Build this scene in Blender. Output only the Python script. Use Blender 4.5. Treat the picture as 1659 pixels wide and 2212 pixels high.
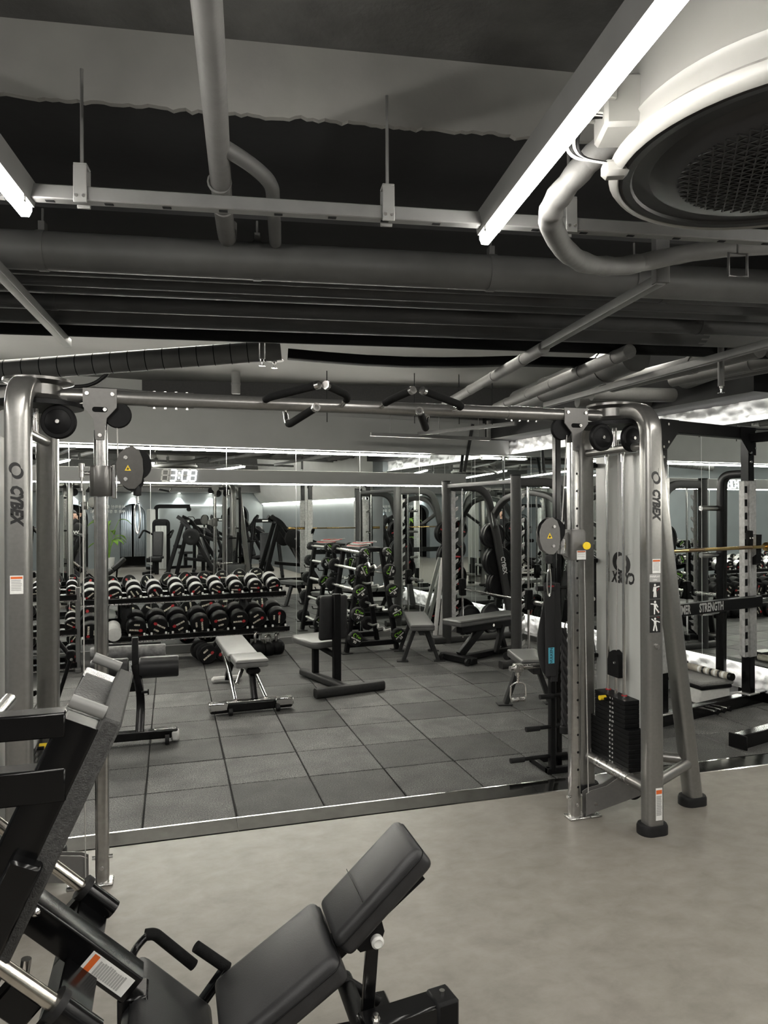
import bpy, bmesh, math, random
from math import sin, cos, pi, radians, sqrt, atan2, tan
from mathutils import Vector as V, Matrix as MX
random.seed(11)
for _o in list(bpy.data.objects):
    bpy.data.objects.remove(_o, do_unlink=True)
SC = bpy.context.scene
COL = SC.collection

# ---------------------------------------------------------------- camera
CAM_H = 1.695
yaw, pit, rol = radians(16.364), radians(0.031), radians(-0.239)
fwd = V((sin(yaw)*cos(pit), cos(yaw)*cos(pit), sin(pit)))
rgt = V((cos(yaw), -sin(yaw), 0))
upv = rgt.cross(fwd)
r2 = rgt*cos(rol) + upv*sin(rol)
u2 = -rgt*sin(rol) + upv*cos(rol)
cd = bpy.data.cameras.new('camera')
cam = bpy.data.objects.new('camera', cd)
COL.objects.link(cam)
cd.sensor_fit = 'VERTICAL'
cd.sensor_height = 36.0
cd.lens = 1565.0/2212.0*36.0
cd.clip_start = 0.02
cam.matrix_world = MX(((r2.x, u2.x, -fwd.x, 0), (r2.y, u2.y, -fwd.y, 0), (r2.z, u2.z, -fwd.z, CAM_H), (0, 0, 0, 1)))
SC.camera = cam
# ---------------------------------------------------------------- world, exposure
w = bpy.data.worlds.new('world')
SC.world = w
w.use_nodes = True
w.node_tree.nodes['Background'].inputs[0].default_value = (0.55, 0.57, 0.6, 1)
w.node_tree.nodes['Background'].inputs[1].default_value = 0.02
SC.view_settings.view_transform = 'Standard'
SC.view_settings.look = 'None'
SC.view_settings.gamma = 1.0
SC.view_settings.use_curve_mapping = False
SC.view_settings.exposure = 1.2
LED_E = 34.0        # radiance of the ceiling LED tubes
COVE_E = 46.0       # radiance of the LED strips along the mirrors

# ---------------------------------------------------------------- materials
MATS = {}
def lin(c):
    return tuple((x/12.92 if x <= .04045 else ((x+.055)/1.055)**2.4) for x in c)
def pm(name, col, rough=.5, metal=0., var=.12, scale=30., bump=0., bscale=None, spec=.5, coat=0., objvar=0., trans=0.):
    """procedural principled material: noise-varied colour and roughness, optional fine relief"""
    if name in MATS:
        return MATS[name]
    m = bpy.data.materials.new(name)
    m.use_nodes = True
    nt = m.node_tree
    b = nt.nodes['Principled BSDF']
    tc = nt.nodes.new('ShaderNodeTexCoord')
    nz = nt.nodes.new('ShaderNodeTexNoise')
    nz.inputs['Scale'].default_value = scale
    nz.inputs['Detail'].default_value = 4
    nt.links.new(tc.outputs['Object'], nz.inputs['Vector'])
    rp = nt.nodes.new('ShaderNodeMapRange')
    rp.inputs[1].default_value = .3
    rp.inputs[2].default_value = .7
    rp.inputs[3].default_value = 1-var
    rp.inputs[4].default_value = 1+var
    nt.links.new(nz.outputs[0], rp.inputs[0])
    mul = nt.nodes.new('ShaderNodeMix')
    mul.data_type = 'RGBA'
    mul.blend_type = 'MULTIPLY'
    mul.inputs[0].default_value = 1
    mul.inputs[6].default_value = (*col, 1)
    last = rp.outputs[0]
    if objvar:
        oi = nt.nodes.new('ShaderNodeObjectInfo')
        r3 = nt.nodes.new('ShaderNodeMapRange')
        r3.inputs[3].default_value = 1-objvar
        r3.inputs[4].default_value = 1+objvar
        nt.links.new(oi.outputs['Random'], r3.inputs[0])
        mm = nt.nodes.new('ShaderNodeMath')
        mm.operation = 'MULTIPLY'
        nt.links.new(last, mm.inputs[0])
        nt.links.new(r3.outputs[0], mm.inputs[1])
        last = mm.outputs[0]
    nt.links.new(last, mul.inputs[7])
    nt.links.new(mul.outputs[2], b.inputs['Base Color'])
    rr = nt.nodes.new('ShaderNodeMapRange')
    rr.inputs[3].default_value = max(.0, rough*.85)
    rr.inputs[4].default_value = min(1, rough*1.15)
    nt.links.new(nz.outputs[0], rr.inputs[0])
    nt.links.new(rr.outputs[0], b.inputs['Roughness'])
    b.inputs['Metallic'].default_value = metal
    b.inputs['Specular IOR Level'].default_value = spec
    if coat:
        b.inputs['Coat Weight'].default_value = coat
        b.inputs['Coat Roughness'].default_value = .12
    if trans:
        b.inputs['Transmission Weight'].default_value = trans
    if bump:
        n2 = nt.nodes.new('ShaderNodeTexNoise')
        n2.inputs['Scale'].default_value = bscale or scale*4
        n2.inputs['Detail'].default_value = 5
        nt.links.new(tc.outputs['Object'], n2.inputs['Vector'])
        bp = nt.nodes.new('ShaderNodeBump')
        bp.inputs['Strength'].default_value = bump
        bp.inputs['Distance'].default_value = .01
        nt.links.new(n2.outputs[0], bp.inputs['Height'])
        nt.links.new(bp.outputs[0], b.inputs['Normal'])
    MATS[name] = m
    return m
def em(name, col, e):
    if name in MATS:
        return MATS[name]
    m = bpy.data.materials.new(name)
    m.use_nodes = True
    b = m.node_tree.nodes['Principled BSDF']
    b.inputs['Base Color'].default_value = (.8, .8, .8, 1)
    b.inputs['Emission Color'].default_value = (*col, 1)
    b.inputs['Emission Strength'].default_value = e
    MATS[name] = m
    return m
def mirror_mat():
    m = bpy.data.materials.new('mirror_silver')
    m.use_nodes = True
    nt = m.node_tree
    b = nt.nodes['Principled BSDF']
    b.inputs['Metallic'].default_value = 1
    b.inputs['Roughness'].default_value = .004
    tc = nt.nodes.new('ShaderNodeTexCoord')
    nz = nt.nodes.new('ShaderNodeTexNoise')
    nz.inputs['Scale'].default_value = 3
    nt.links.new(tc.outputs['Object'], nz.inputs['Vector'])
    mx = nt.nodes.new('ShaderNodeMix')
    mx.data_type = 'RGBA'
    mx.inputs[6].default_value = (.83, .87, .85, 1)
    mx.inputs[7].default_value = (.86, .89, .875, 1)
    nt.links.new(nz.outputs[0], mx.inputs[0])
    nt.links.new(mx.outputs[2], b.inputs['Base Color'])
    MATS['mirror'] = m
    return m
mirror_mat()

# ---------------------------------------------------------------- mesh builder
def rrect(w, h, r, n=3):
    p = []
    for cx, cy, a0 in ((w/2-r, h/2-r, 0), (-w/2+r, h/2-r, 90), (-w/2+r, -h/2+r, 180), (w/2-r, -h/2+r, 270)):
        for k in range(n+1):
            a = radians(a0+90*k/n)
            p.append((cx+r*cos(a), cy+r*sin(a)))
    return p
def circ(r, n=12):
    return [(r*cos(2*pi*k/n), r*sin(2*pi*k/n)) for k in range(n)]
def fillet(pts, r, n=6):
    pts = [V(p) for p in pts]
    out = [pts[0]]
    for i in range(1, len(pts)-1):
        a, b, c = pts[i-1], pts[i], pts[i+1]
        rr = r[i-1] if isinstance(r, (list, tuple)) else r
        d1, d2 = (a-b), (c-b)
        l = min(rr, d1.length*.49, d2.length*.49)
        p, q_ = b+d1.normalized()*l, b+d2.normalized()*l
        for k in range(n+1):
            t = k/n
            out.append(p*(1-t)**2 + b*2*t*(1-t) + q_*t*t)
    out.append(pts[-1])
    return out
def frame(z, x=None):
    z = V(z).normalized()
    if x is None:
        x = V((0, 0, 1)) if abs(z.z) < .9 else V((1, 0, 0))
    x = V(x)
    y = z.cross(x)
    if y.length < 1e-6:
        y = z.cross(V((0, 1, 0)))
    y.normalize()
    x = y.cross(z).normalized()
    return x, y, z
class MB:
    def __init__(s, org=None):
        s.v = []
        s.f = []
        s.org = V(org) if org is not None else None
    def add(s, vs, fs):
        k = len(s.v)
        s.v += [tuple(p) for p in vs]
        s.f += [tuple(i+k for i in f) for f in fs]
        return s
    def box(s, c, size, ch=0., R=None, rz=0.):
        c = V(c)
        hx, hy, hz = size[0]/2, size[1]/2, size[2]/2
        if R is None:
            R = MX.Rotation(rz, 3, 'Z') if rz else None
        if ch <= 0:
            vs = [V((x*hx, y*hy, z*hz)) for x in (-1, 1) for y in (-1, 1) for z in (-1, 1)]
            fs = [(0, 1, 3, 2), (4, 6, 7, 5), (0, 4, 5, 1), (2, 3, 7, 6), (0, 2, 6, 4), (1, 5, 7, 3)]
        else:
            ch = min(ch, hx*.98, hy*.98, hz*.98)
            vs = []
            idx = {}
            for x in (-1, 1):
                for y in (-1, 1):
                    for z in (-1, 1):
                        for a in range(3):
                            p = [x*(hx-ch), y*(hy-ch), z*(hz-ch)]
                            p[a] = (x*hx, y*hy, z*hz)[a]
                            idx[x, y, z, a] = len(vs)
                            vs.append(V(p))
            fs = []
            for a in range(3):
                b, c2 = (a+1) % 3, (a+2) % 3
                for sg in (-1, 1):
                    q_ = []
                    for (sb, sc) in ((-1, -1), (1, -1), (1, 1), (-1, 1)):
                        k = [0, 0, 0]
                        k[a], k[b], k[c2] = sg, sb, sc
                        q_.append(idx[k[0], k[1], k[2], a])
                    fs.append(q_ if sg > 0 else q_[::-1])
                for sb in (-1, 1):
                    for sc in (-1, 1):
                        k0 = [0, 0, 0]
                        k0[a] = -1
                        k0[b], k0[c2] = sb, sc
                        k1 = list(k0)
                        k1[a] = 1
                        q_ = [idx[(*k0, b)], idx[(*k1, b)], idx[(*k1, c2)], idx[(*k0, c2)]]
                        fs.append(q_ if sb*sc < 0 else q_[::-1])
            for x in (-1, 1):
                for y in (-1, 1):
                    for z in (-1, 1):
                        t = [idx[x, y, z, 0], idx[x, y, z, 1], idx[x, y, z, 2]]
                        fs.append(t if x*y*z > 0 else t[::-1])
        if R is not None:
            vs = [R @ p for p in vs]
        return s.add([p+c for p in vs], fs)
    def sweep(s, pts, prof, x=None, caps=True, closed=False, scale=None):
        pts = [V(p) for p in pts]
        n, k = len(pts), len(prof)
        ring = []
        X = None
        for i, p in enumerate(pts):
            if closed:
                t = pts[(i+1) % n]-pts[i-1]
            else:
                t = (pts[min(i+1, n-1)]-pts[max(i-1, 0)])
            t.normalize()
            if X is None:
                X, Y, _ = frame(t, x)
            else:
                Y = t.cross(X).normalized()
                X = Y.cross(t).normalized()
            # keep corner thickness of mitred bends
            g = scale[i] if scale else 1
            ring += [p+X*(a*g)+Y*(b*g) for a, b in prof]
        fs = []
        for i in range(n if closed else n-1):
            j = (i+1) % n
            for a in range(k):
                b = (a+1) % k
                fs.append((i*k+a, i*k+b, j*k+b, j*k+a))
        if caps and not closed:
            fs.append(tuple(range(k))[::-1])
            fs.append(tuple((n-1)*k+a for a in range(k)))
        return s.add(ring, fs)
    def tube(s, pts, r, n=10, **kw):
        return s.sweep(pts, circ(r, n), **kw)
    def cyl(s, a, b, r, n=16, r2=None):
        a, b = V(a), V(b)
        x, y, z = frame(b-a)
        r2 = r if r2 is None else r2
        vs = [a+x*(r*cos(2*pi*k/n))+y*(r*sin(2*pi*k/n)) for k in range(n)]
        vs += [b+x*(r2*cos(2*pi*k/n))+y*(r2*sin(2*pi*k/n)) for k in range(n)]
        fs = [(k, (k+1) % n, n+(k+1) % n, n+k) for k in range(n)]
        fs += [tuple(range(n))[::-1], tuple(range(n, 2*n))]
        return s.add(vs, fs)
    def lathe(s, o, ax, prof, n=20):
        """prof: (radius, along) pairs; closed to the axis when radius is 0"""
        o = V(o)
        x, y, z = frame(ax)
        vs, fs = [], []
        for r, h in prof:
            vs += [o+z*h+x*(r*cos(2*pi*k/n))+y*(r*sin(2*pi*k/n)) for k in range(n)]
        for i in range(len(prof)-1):
            for k in range(n):
                j = (k+1) % n
                fs.append((i*n+k, i*n+j, (i+1)*n+j, (i+1)*n+k))
        if prof[0][0] > 1e-6:
            fs.append(tuple(range(n))[::-1])
        if prof[-1][0] > 1e-6:
            fs.append(tuple((len(prof)-1)*n+k for k in range(n)))
        return s.add(vs, fs)
    def prism(s, poly, o, x, y, d):
        """2-D polygon in the (x, y) frame at o, thickness d along x cross y, centred"""
        o, x, y = V(o), V(x).normalized(), V(y).normalized()
        z = x.cross(y).normalized()
        n = len(poly)
        vs = [o+x*a+y*b-z*(d/2) for a, b in poly]+[o+x*a+y*b+z*(d/2) for a, b in poly]
        fs = [tuple(range(n))[::-1], tuple(range(n, 2*n))]
        fs += [(k, (k+1) % n, n+(k+1) % n, n+k) for k in range(n)]
        return s.add(vs, fs)
    def sphere(s, c, r, n=12, sc=(1, 1, 1)):
        c = V(c)
        m = n//2
        vs, fs = [], []
        for i in range(m+1):
            t = pi*i/m
            for k in range(n):
                a = 2*pi*k/n
                vs.append(c+V((r*sc[0]*sin(t)*cos(a), r*sc[1]*sin(t)*sin(a), r*sc[2]*cos(t))))
        for i in range(m):
            for k in range(n):
                j = (k+1) % n
                fs.append((i*n+k, (i+1)*n+k, (i+1)*n+j, i*n+j))
        return s.add(vs, fs)
    def mesh(s, name, ang=38):
        me = bpy.data.meshes.new(name)
        if s.org is not None:
            s.v = [tuple(V(p)-s.org) for p in s.v]
        me.from_pydata(s.v, [], s.f)
        bm = bmesh.new()
        bm.from_mesh(me)
        bmesh.ops.remove_doubles(bm, verts=bm.verts, dist=1e-6)
        bmesh.ops.recalc_face_normals(bm, faces=bm.faces)
        bm.to_mesh(me)
        bm.free()
        me.shade_smooth()
        me.set_sharp_from_angle(angle=radians(ang))
        return me
    def build(s, name, mat, parent=None, label=None, ang=38):
        me = s.mesh(name, ang)
        return link(name, me, mat, parent, label)
def link(name, me, mat, parent=None, label=None):
    if not me.materials:
        me.materials.append(MATS[mat] if isinstance(mat, str) else mat)
    o = bpy.data.objects.new(name, me)
    COL.objects.link(o)
    if parent is not None:
        o.parent = parent
    if label:
        o['label'] = label
    return o
def softbox(size, r, seg=3, dome=0.):
    """rounded box mesh (upholstery), centred, via bevel"""
    me = bpy.data.meshes.new('pad')
    bm = bmesh.new()
    bmesh.ops.create_cube(bm, size=1)
    bmesh.ops.scale(bm, vec=size, verts=bm.verts)
    bmesh.ops.bevel(bm, geom=bm.edges[:]+bm.verts[:], offset=r, segments=seg, profile=.55, affect='EDGES')
    if dome:
        for v in bm.verts:
            v.co.z += dome*(1-(2*v.co.x/size[0])**2)*(1-(2*v.co.y/size[1])**2)*(1 if v.co.z > 0 else 0)
    bm.to_mesh(me)
    bm.free()
    me.shade_smooth()
    me.set_sharp_from_angle(angle=radians(60))
    return me
def softpoly(poly, th, r, seg=3):
    """upholstery pad of polygon outline (in xy), thickness th, rounded edges"""
    me = bpy.data.meshes.new('pad')
    bm = bmesh.new()
    vs = [bm.verts.new((a, b, -th/2)) for a, b in poly]
    f = bm.faces.new(vs)
    e = bmesh.ops.extrude_face_region(bm, geom=[f])
    for g in e['geom']:
        if isinstance(g, bmesh.types.BMVert):
            g.co.z = th/2
    bmesh.ops.recalc_face_normals(bm, faces=bm.faces)
    ed = [x for x in bm.edges if abs(x.verts[0].co.z-x.verts[1].co.z) < 1e-6]
    bmesh.ops.bevel(bm, geom=ed, offset=r, segments=seg, profile=.5, affect='EDGES')
    bm.to_mesh(me)
    bm.free()
    me.shade_smooth()
    me.set_sharp_from_angle(angle=radians(60))
    return me
def thing(name, label, cat, loc=(0, 0, 0), rz=0., group=None):
    o = bpy.data.objects.new(name, None)
    COL.objects.link(o)
    o.empty_display_size = .1
    o.location = loc
    o.rotation_euler = (0, 0, rz)
    return tag(o, label, cat, group)
def tag(o, label, cat, group=None):
    o['label'] = label
    o['category'] = cat
    if group:
        o['group'] = group
    return o
def struct(o):
    o['kind'] = 'structure'
    return o
def dup(root, loc=None, rz=None, label=None, group=None, parent=None):
    r = root.copy()
    COL.objects.link(r)
    if parent is not None:
        r.parent = parent
    if loc is not None:
        r.location = loc
    if rz is not None:
        r.rotation_euler = (0, 0, rz)
    if label:
        r['label'] = label
    if group:
        r['group'] = group
    for ch in [x for x in CH.get(root.name, [])]:
        c2 = dup(ch, parent=r)
        CH.setdefault(r.name, []).append(c2)
    return r
CH = {}
def reg(root):
    """remember the children of a prototype (and their children) for dup()"""
    for o in bpy.data.objects:
        if o.parent is not None:
            CH.setdefault(o.parent.name, [])
            if o not in CH[o.parent.name]:
                CH[o.parent.name].append(o)
    return root
TXT = {}
def txtmesh(s, size=1., ext=.0, bold=0., shear=0., align='CENTER', squash=1.):
    k = (s, size, ext, bold, shear, align, squash)
    if k in TXT:
        return TXT[k]
    cu = bpy.data.curves.new('lettering', 'FONT')
    cu.body = s
    cu.size = size
    cu.extrude = ext
    cu.offset = bold
    cu.shear = shear
    cu.align_x = align
    cu.align_y = 'CENTER'
    cu.resolution_u = 2
    o = bpy.data.objects.new('lettering', cu)
    COL.objects.link(o)
    dg = bpy.context.evaluated_depsgraph_get()
    me = bpy.data.meshes.new_from_object(o.evaluated_get(dg))
    bpy.data.objects.remove(o, do_unlink=True)
    bpy.data.curves.remove(cu)
    if squash != 1.:
        for v in me.vertices:
            v.co.x *= squash
    TXT[k] = me
    return me
def basis(o, x, y):
    x, y = V(x).normalized(), V(y).normalized()
    z = x.cross(y).normalized()
    y = z.cross(x)
    return MX(((x.x, y.x, z.x, o[0]), (x.y, y.y, z.y, o[1]), (x.z, y.z, z.z, o[2]), (0, 0, 0, 1)))
def txt(name, s, mat, parent, o, x, y, size, flip=False, **kw):
    me = txtmesh(s, size, **kw)
    ob = bpy.data.objects.new(name, me.copy() if not me.materials else me)
    if not ob.data.materials:
        ob.data.materials.append(MATS[mat])
    elif ob.data.materials[0] != MATS[mat]:
        ob.data = me.copy()
        ob.data.materials[0] = MATS[mat]
    COL.objects.link(ob)
    if parent is not None:
        ob.parent = parent
    m = basis(o, x, y)
    if flip:
        m = m @ MX.Diagonal((-1, 1, 1, 1))
    ob.matrix_local = m
    return ob
# frames: mirror walls (turned 6.5 deg) and building ceiling grid (turned -7.3 deg) against the rubber tiles
AM, AB = radians(6.5), radians(-7.3)
def Mf(a, k, z=0.):
    return V((a*cos(AM)-k*sin(AM), a*sin(AM)+k*cos(AM), z))
def Bf(a, k, z=0.):
    return V((a*cos(AB)-k*sin(AB), a*sin(AB)+k*cos(AB), z))
XM, YM, XB, YB, ZZ = Mf(1, 0), Mf(0, 1), Bf(1, 0), Bf(0, 1), V((0, 0, 1))
KW, XR = 9.133, 5.761      # back mirror wall plane, right mirror wall plane (mirror frame)
RM, RB = MX.Rotation(AM, 3, 'Z'), MX.Rotation(AB, 3, 'Z')

pm('graphite_paint', (.25, .245, .235), .3, .75, .05, 60, coat=.25)
pm('graphite_plate', (.15, .147, .14), .42, .3, .05, 60)
pm('column_steel', (.46, .455, .445), .22, 1., .12, 40)
pm('graphite_dark', (.1, .097, .092), .3, .7, .05, 60, coat=.3)
pm('chrome', (.75, .74, .72), .16, 1., .06, 40)
pm('steel', (.52, .51, .5), .28, 1., .1, 50)
pm('black_gloss', (.003, .003, .0033), .2, 0., .2, 30, spec=.28, coat=.06)
pm('black_satin', (.006, .006, .0064), .45, 0., .2, 50, spec=.13)
pm('black_matte', (.005, .005, .0055), .7, 0., .25, 80, spec=.1)
pm('charcoal', (.022, .022, .022), .5, .05, .15, 50, spec=.2)
pm('pad_vinyl', (.02, .02, .021), .4, 0., .2, 18, bump=.06, bscale=260, spec=.32)
pm('foam', (.009, .009, .009), .8, 0., .3, 60, bump=.25, bscale=300, spec=.12)
pm('white_print', (.8, .8, .78), .5, 0., .05, 30)
pm('grey_print', (.35, .35, .34), .5, 0., .05, 30)
pm('black_print', (.01, .01, .01), .4, 0., .05, 30)
pm('red_print', (.38, .025, .03), .45, 0., .08, 30)
pm('orange_print', (.62, .12, .02), .5, 0., .08, 30)
pm('green_print', (.25, .6, .04), .45, 0., .08, 30)
pm('yellow_plastic', (.85, .6, .02), .4, 0., .06, 30)
pm('sticker', (.72, .72, .7), .5, 0., .06, 60)
pm('white_metal', (.62, .62, .6), .45, 0., .06, 30)
pm('galv', (.5, .5, .49), .45, .6, .2, 35)
pm('cable', (.45, .44, .42), .4, .3, .1, 200)
pm('rubber_hex', (.013, .013, .0135), .5, 0., .2, 40, spec=.2)
pm('plate_rubber', (.006, .006, .0065), .4, 0., .2, 40, spec=.25)
pm('insulation', (.105, .104, .1), .6, 0., .12, 9, bump=.25, bscale=22)
pm('pipe_grey', (.09, .09, .088), .5, 0., .12, 8)
pm('pipe_dark', (.03, .0305, .031), .55, 0., .15, 8)
pm('strut_grey', (.115, .115, .112), .45, .15, .08, 14)
pm('led_glass', (.8, .8, .8), .4)
em('led_white', (1., .965, .9), LED_E)
em('cove_white', (1., .96, .86), COVE_E)
em('clock_white', (.9, .95, 1.), .9)
em('edge_white', (1., .97, .9), 9.)
em('back_white', (1., .97, .92), 15.)
pm('bar_chrome', (.85, .84, .82), .34, 1., .06, 60)
# ================================================================ materials of the room
def floor_mats():
    # rubber granulate tile: dark with fine pale specks, worn patches, every tile its own tone
    m = bpy.data.materials.new('rubber_tile')
    m.use_nodes = True
    nt = m.node_tree
    b = nt.nodes['Principled BSDF']
    geo = nt.nodes.new('ShaderNodeNewGeometry')
    n1 = nt.nodes.new('ShaderNodeTexNoise')
    n1.inputs['Scale'].default_value = 135
    n1.inputs['Detail'].default_value = 3
    n2 = nt.nodes.new('ShaderNodeTexNoise')
    n2.inputs['Scale'].default_value = 4.5
    n2.inputs['Detail'].default_value = 5
    n2.inputs['Distortion'].default_value = .5
    for n in (n1, n2):
        nt.links.new(geo.outputs['Position'], n.inputs['Vector'])
    oi = nt.nodes.new('ShaderNodeObjectInfo')
    def mr(sock, a, b_, c, d):
        r = nt.nodes.new('ShaderNodeMapRange')
        for k, x in enumerate((a, b_, c, d)):
            r.inputs[k+1].default_value = x
        nt.links.new(sock, r.inputs[0])
        return r.outputs[0]
    def mul(a, b_):
        q_ = nt.nodes.new('ShaderNodeMath')
        q_.operation = 'MULTIPLY'
        nt.links.new(a, q_.inputs[0])
        nt.links.new(b_, q_.inputs[1])
        return q_.outputs[0]
    k = mul(mul(mr(n1.outputs[0], .38, .68, .3, 2.3), mr(n2.outputs[0], .3, .72, .6, 1.35)), mr(oi.outputs['Random'], 0, 1, .48, 1.55))
    mx = nt.nodes.new('ShaderNodeMix')
    mx.data_type = 'RGBA'
    mx.blend_type = 'MULTIPLY'
    mx.inputs[0].default_value = 1
    mx.inputs[6].default_value = (.064, .064, .061, 1)
    nt.links.new(k, mx.inputs[7])
    nt.links.new(mx.outputs[2], b.inputs['Base Color'])
    b.inputs['Roughness'].default_value = .62
    bp = nt.nodes.new('ShaderNodeBump')
    bp.inputs['Strength'].default_value = .35
    bp.inputs['Distance'].default_value = .004
    nt.links.new(n1.outputs[0], bp.inputs['Height'])
    nt.links.new(bp.outputs[0], b.inputs['Normal'])
    MATS['rubber_tile'] = m
    # sheet vinyl, warm grey cloudy pattern
    m = bpy.data.materials.new('vinyl_floor')
    m.use_nodes = True
    nt = m.node_tree
    b = nt.nodes['Principled BSDF']
    geo = nt.nodes.new('ShaderNodeNewGeometry')
    mp = nt.nodes.new('ShaderNodeMapping')
    mp.inputs['Scale'].default_value = (1, 1.35, 1)
    mp.inputs['Rotation'].default_value = (0, 0, -.15)
    nt.links.new(geo.outputs['Position'], mp.inputs['Vector'])
    n1 = nt.nodes.new('ShaderNodeTexNoise')
    n1.inputs['Scale'].default_value = 7
    n1.inputs['Detail'].default_value = 10
    n1.inputs['Roughness'].default_value = .65
    n1.inputs['Distortion'].default_value = .25
    nt.links.new(mp.outputs[0], n1.inputs['Vector'])
    cr = nt.nodes.new('ShaderNodeValToRGB')
    cr.color_ramp.elements[0].position = .3
    cr.color_ramp.elements[0].color = (.175, .16, .139, 1)
    cr.color_ramp.elements[1].position = .75
    cr.color_ramp.elements[1].color = (.262, .244, .218, 1)
    nt.links.new(n1.outputs[0], cr.inputs[0])
    nt.links.new(cr.outputs[0], b.inputs['Base Color'])
    b.inputs['Roughness'].default_value = .38
    b.inputs['Specular IOR Level'].default_value = .45
    n3 = nt.nodes.new('ShaderNodeTexNoise')
    n3.inputs['Scale'].default_value = 90
    nt.links.new(geo.outputs['Position'], n3.inputs['Vector'])
    bp = nt.nodes.new('ShaderNodeBump')
    bp.inputs['Strength'].default_value = .03
    bp.inputs['Distance'].default_value = .004
    nt.links.new(n3.outputs[0], bp.inputs['Height'])
    nt.links.new(bp.outputs[0], b.inputs['Normal'])
    MATS['vinyl_floor'] = m
floor_mats()
pm('stainless', (.8, .79, .77), .1, 1., .1, 12)
pm('rubber_base', (.006, .006, .006), .8, 0., .1, 20)
pm('wall_grey', (.225, .227, .222), .6, 0., .05, 3)
pm('wall_bluegrey', (.2, .22, .23), .6, 0., .06, 3)
pm('wall_white', (.62, .62, .6), .6, 0., .05, 3)
pm('stone_plaster', (.66, .66, .66), .7, 0., .06, 8, bump=.3, bscale=60)
pm('ceiling_grey', (.062, .062, .06), .75, 0., .3, 5, bump=.9, bscale=14)
pm('beam_plaster', (.19, .187, .176), .75, 0., .1, 4, bump=.3, bscale=12)
pm('ceiling_black', (.006, .0063, .007), .75, 0., .25, 3, bump=.2, bscale=10)
pm('ceiling_back', (.15, .149, .142), .7, 0., .07, 3, bump=.1, bscale=8)
pm('seam_edge', (.75, .78, .76), .3, 0., .03, 10)

# ================================================================ floor
FZ = -.02
def mbox(mb, a0, a1, k0, k1, z0, z1, ch=0.):
    mb.box(Mf((a0+a1)/2, (k0+k1)/2, (z0+z1)/2), (abs(a1-a0), abs(k1-k0), abs(z1-z0)), ch, RM)
def bbox(mb, a0, a1, k0, k1, z0, z1, ch=0.):
    mb.box(Bf((a0+a1)/2, (k0+k1)/2, (z0+z1)/2), (abs(a1-a0), abs(k1-k0), abs(z1-z0)), ch, RB)
AL = -4.2
mb = MB()
mbox(mb, AL-.2, XR+.3, -7.2, KW+.2, FZ-.12, FZ)
floor = struct(mb.build('floor', 'vinyl_floor'))
floor['label'] = 'warm grey mottled sheet vinyl floor in front of the rubber tiles'
X0, Y0, TS = -.156, 4.108, .5
mb = MB()
n0 = V((0, 0, 0))
p = [(-4.0, Y0-.003), (5.55, Y0-.003), (5.1, 9.7), (-5.0, 8.6)]
mb.add([V((x, y, -.0195)) for x, y in p]+[V((x, y, -.012)) for x, y in p], [(3, 2, 1, 0), (4, 5, 6, 7), (0, 1, 5, 4), (1, 2, 6, 5), (2, 3, 7, 6), (3, 0, 4, 7)])
rub = struct(mb.build('floor', 'rubber_base'))
rub['label'] = 'black rubber tile floor of the free weight area'
tb = MB()
tb.box((0, 0, -.0055), (TS-.008, TS-.007, .011), .004)
tme = tb.mesh('rubber_tile')
for j in range(0, 12):
    for i in range(-8, 12):
        c = V((X0+TS*(i+.5), Y0+TS*(j+.5), 0))
        a = c.dot(XM)
        k = c.dot(YM)
        if a > XR-.05 or a < AL+.1 or k > KW+.12:
            continue
        t = link('rubber_tile', tme, 'rubber_tile', rub)
        t.location = c+V((random.uniform(-.0015, .0015), random.uniform(-.0012, .0012), random.uniform(-.001, .0005)))
        t.rotation_euler = (0, 0, random.uniform(-.003, .003))
# stainless ramp strip along the edge of the rubber floor
x = -4.0
for L in (1.62, 2.72, 1.8, 3.35):
    mb = MB()
    y0, y1 = Y0-.143, Y0-.003
    pts = [(y0, FZ), (y1, FZ), (y1, .002), (y1-.012, .002), (y0+.006, FZ+.004)]
    mb.prism(pts, (x+L/2, 0, 0), (0, 1, 0), (0, 0, 1), L-.002)
    mb.build('ramp_strip', 'stainless', rub, 'brushed stainless steel ramp strip', ang=3)
    x += L
# ================================================================ back mirror wall
mb = MB()
mbox(mb, AL-.2, XR+.3, KW+.012, KW+.2, FZ-.1, 3.5)
wb = struct(mb.build('wall_back', 'wall_grey'))
wb['label'] = 'back wall lined with mirror panels'
seams = [AL, -3.7, -2.8, -1.9, -1.0, -.1, .8, 1.71, 2.61, 3.5, 4.39, 5.28, XR]
def mirror_panel(a0, a1, z0, z1, par):
    mb = MB()
    mbox(mb, a0+.0015, a1-.0015, KW, KW+.008, z0, z1)
    mb.build('mirror_panel', 'mirror', par)
for a0, a1 in zip(seams[:-1], seams[1:]):
    if a1 < 5.2:
        mirror_panel(a0, a1, .092, 2.07, wb)
        mirror_panel(a0, a1, 2.24, 2.51, wb)
    else:
        mirror_panel(a0, a1, .092, 2.51, wb)
for a in seams[1:-1]:
    mb = MB()
    mbox(mb, a-.0022, a+.0022, KW-.0005, KW+.01, .092, 2.51)
    mb.build('mirror_edge', 'seam_edge', wb)
mb = MB()
mbox(mb, AL, XR, KW-.022, KW+.012, -.011, .09, .003)
struct(mb.build('baseboard_back', 'wall_grey'))
mb = MB()
mbox(mb, AL, 5.12, KW-.03, KW+.012, 2.07, 2.24, .002)
struct(mb.build('trim_1', 'wall_grey'))['label'] = 'grey painted band across the mirrors that carries the clock'
mb = MB()
mbox(mb, AL, XR+.05, KW-.07, KW+.012, 2.515, 2.97, .002)
struct(mb.build('trim_2', 'wall_grey'))['label'] = 'grey soffit above the back mirrors'
mb = MB()
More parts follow.
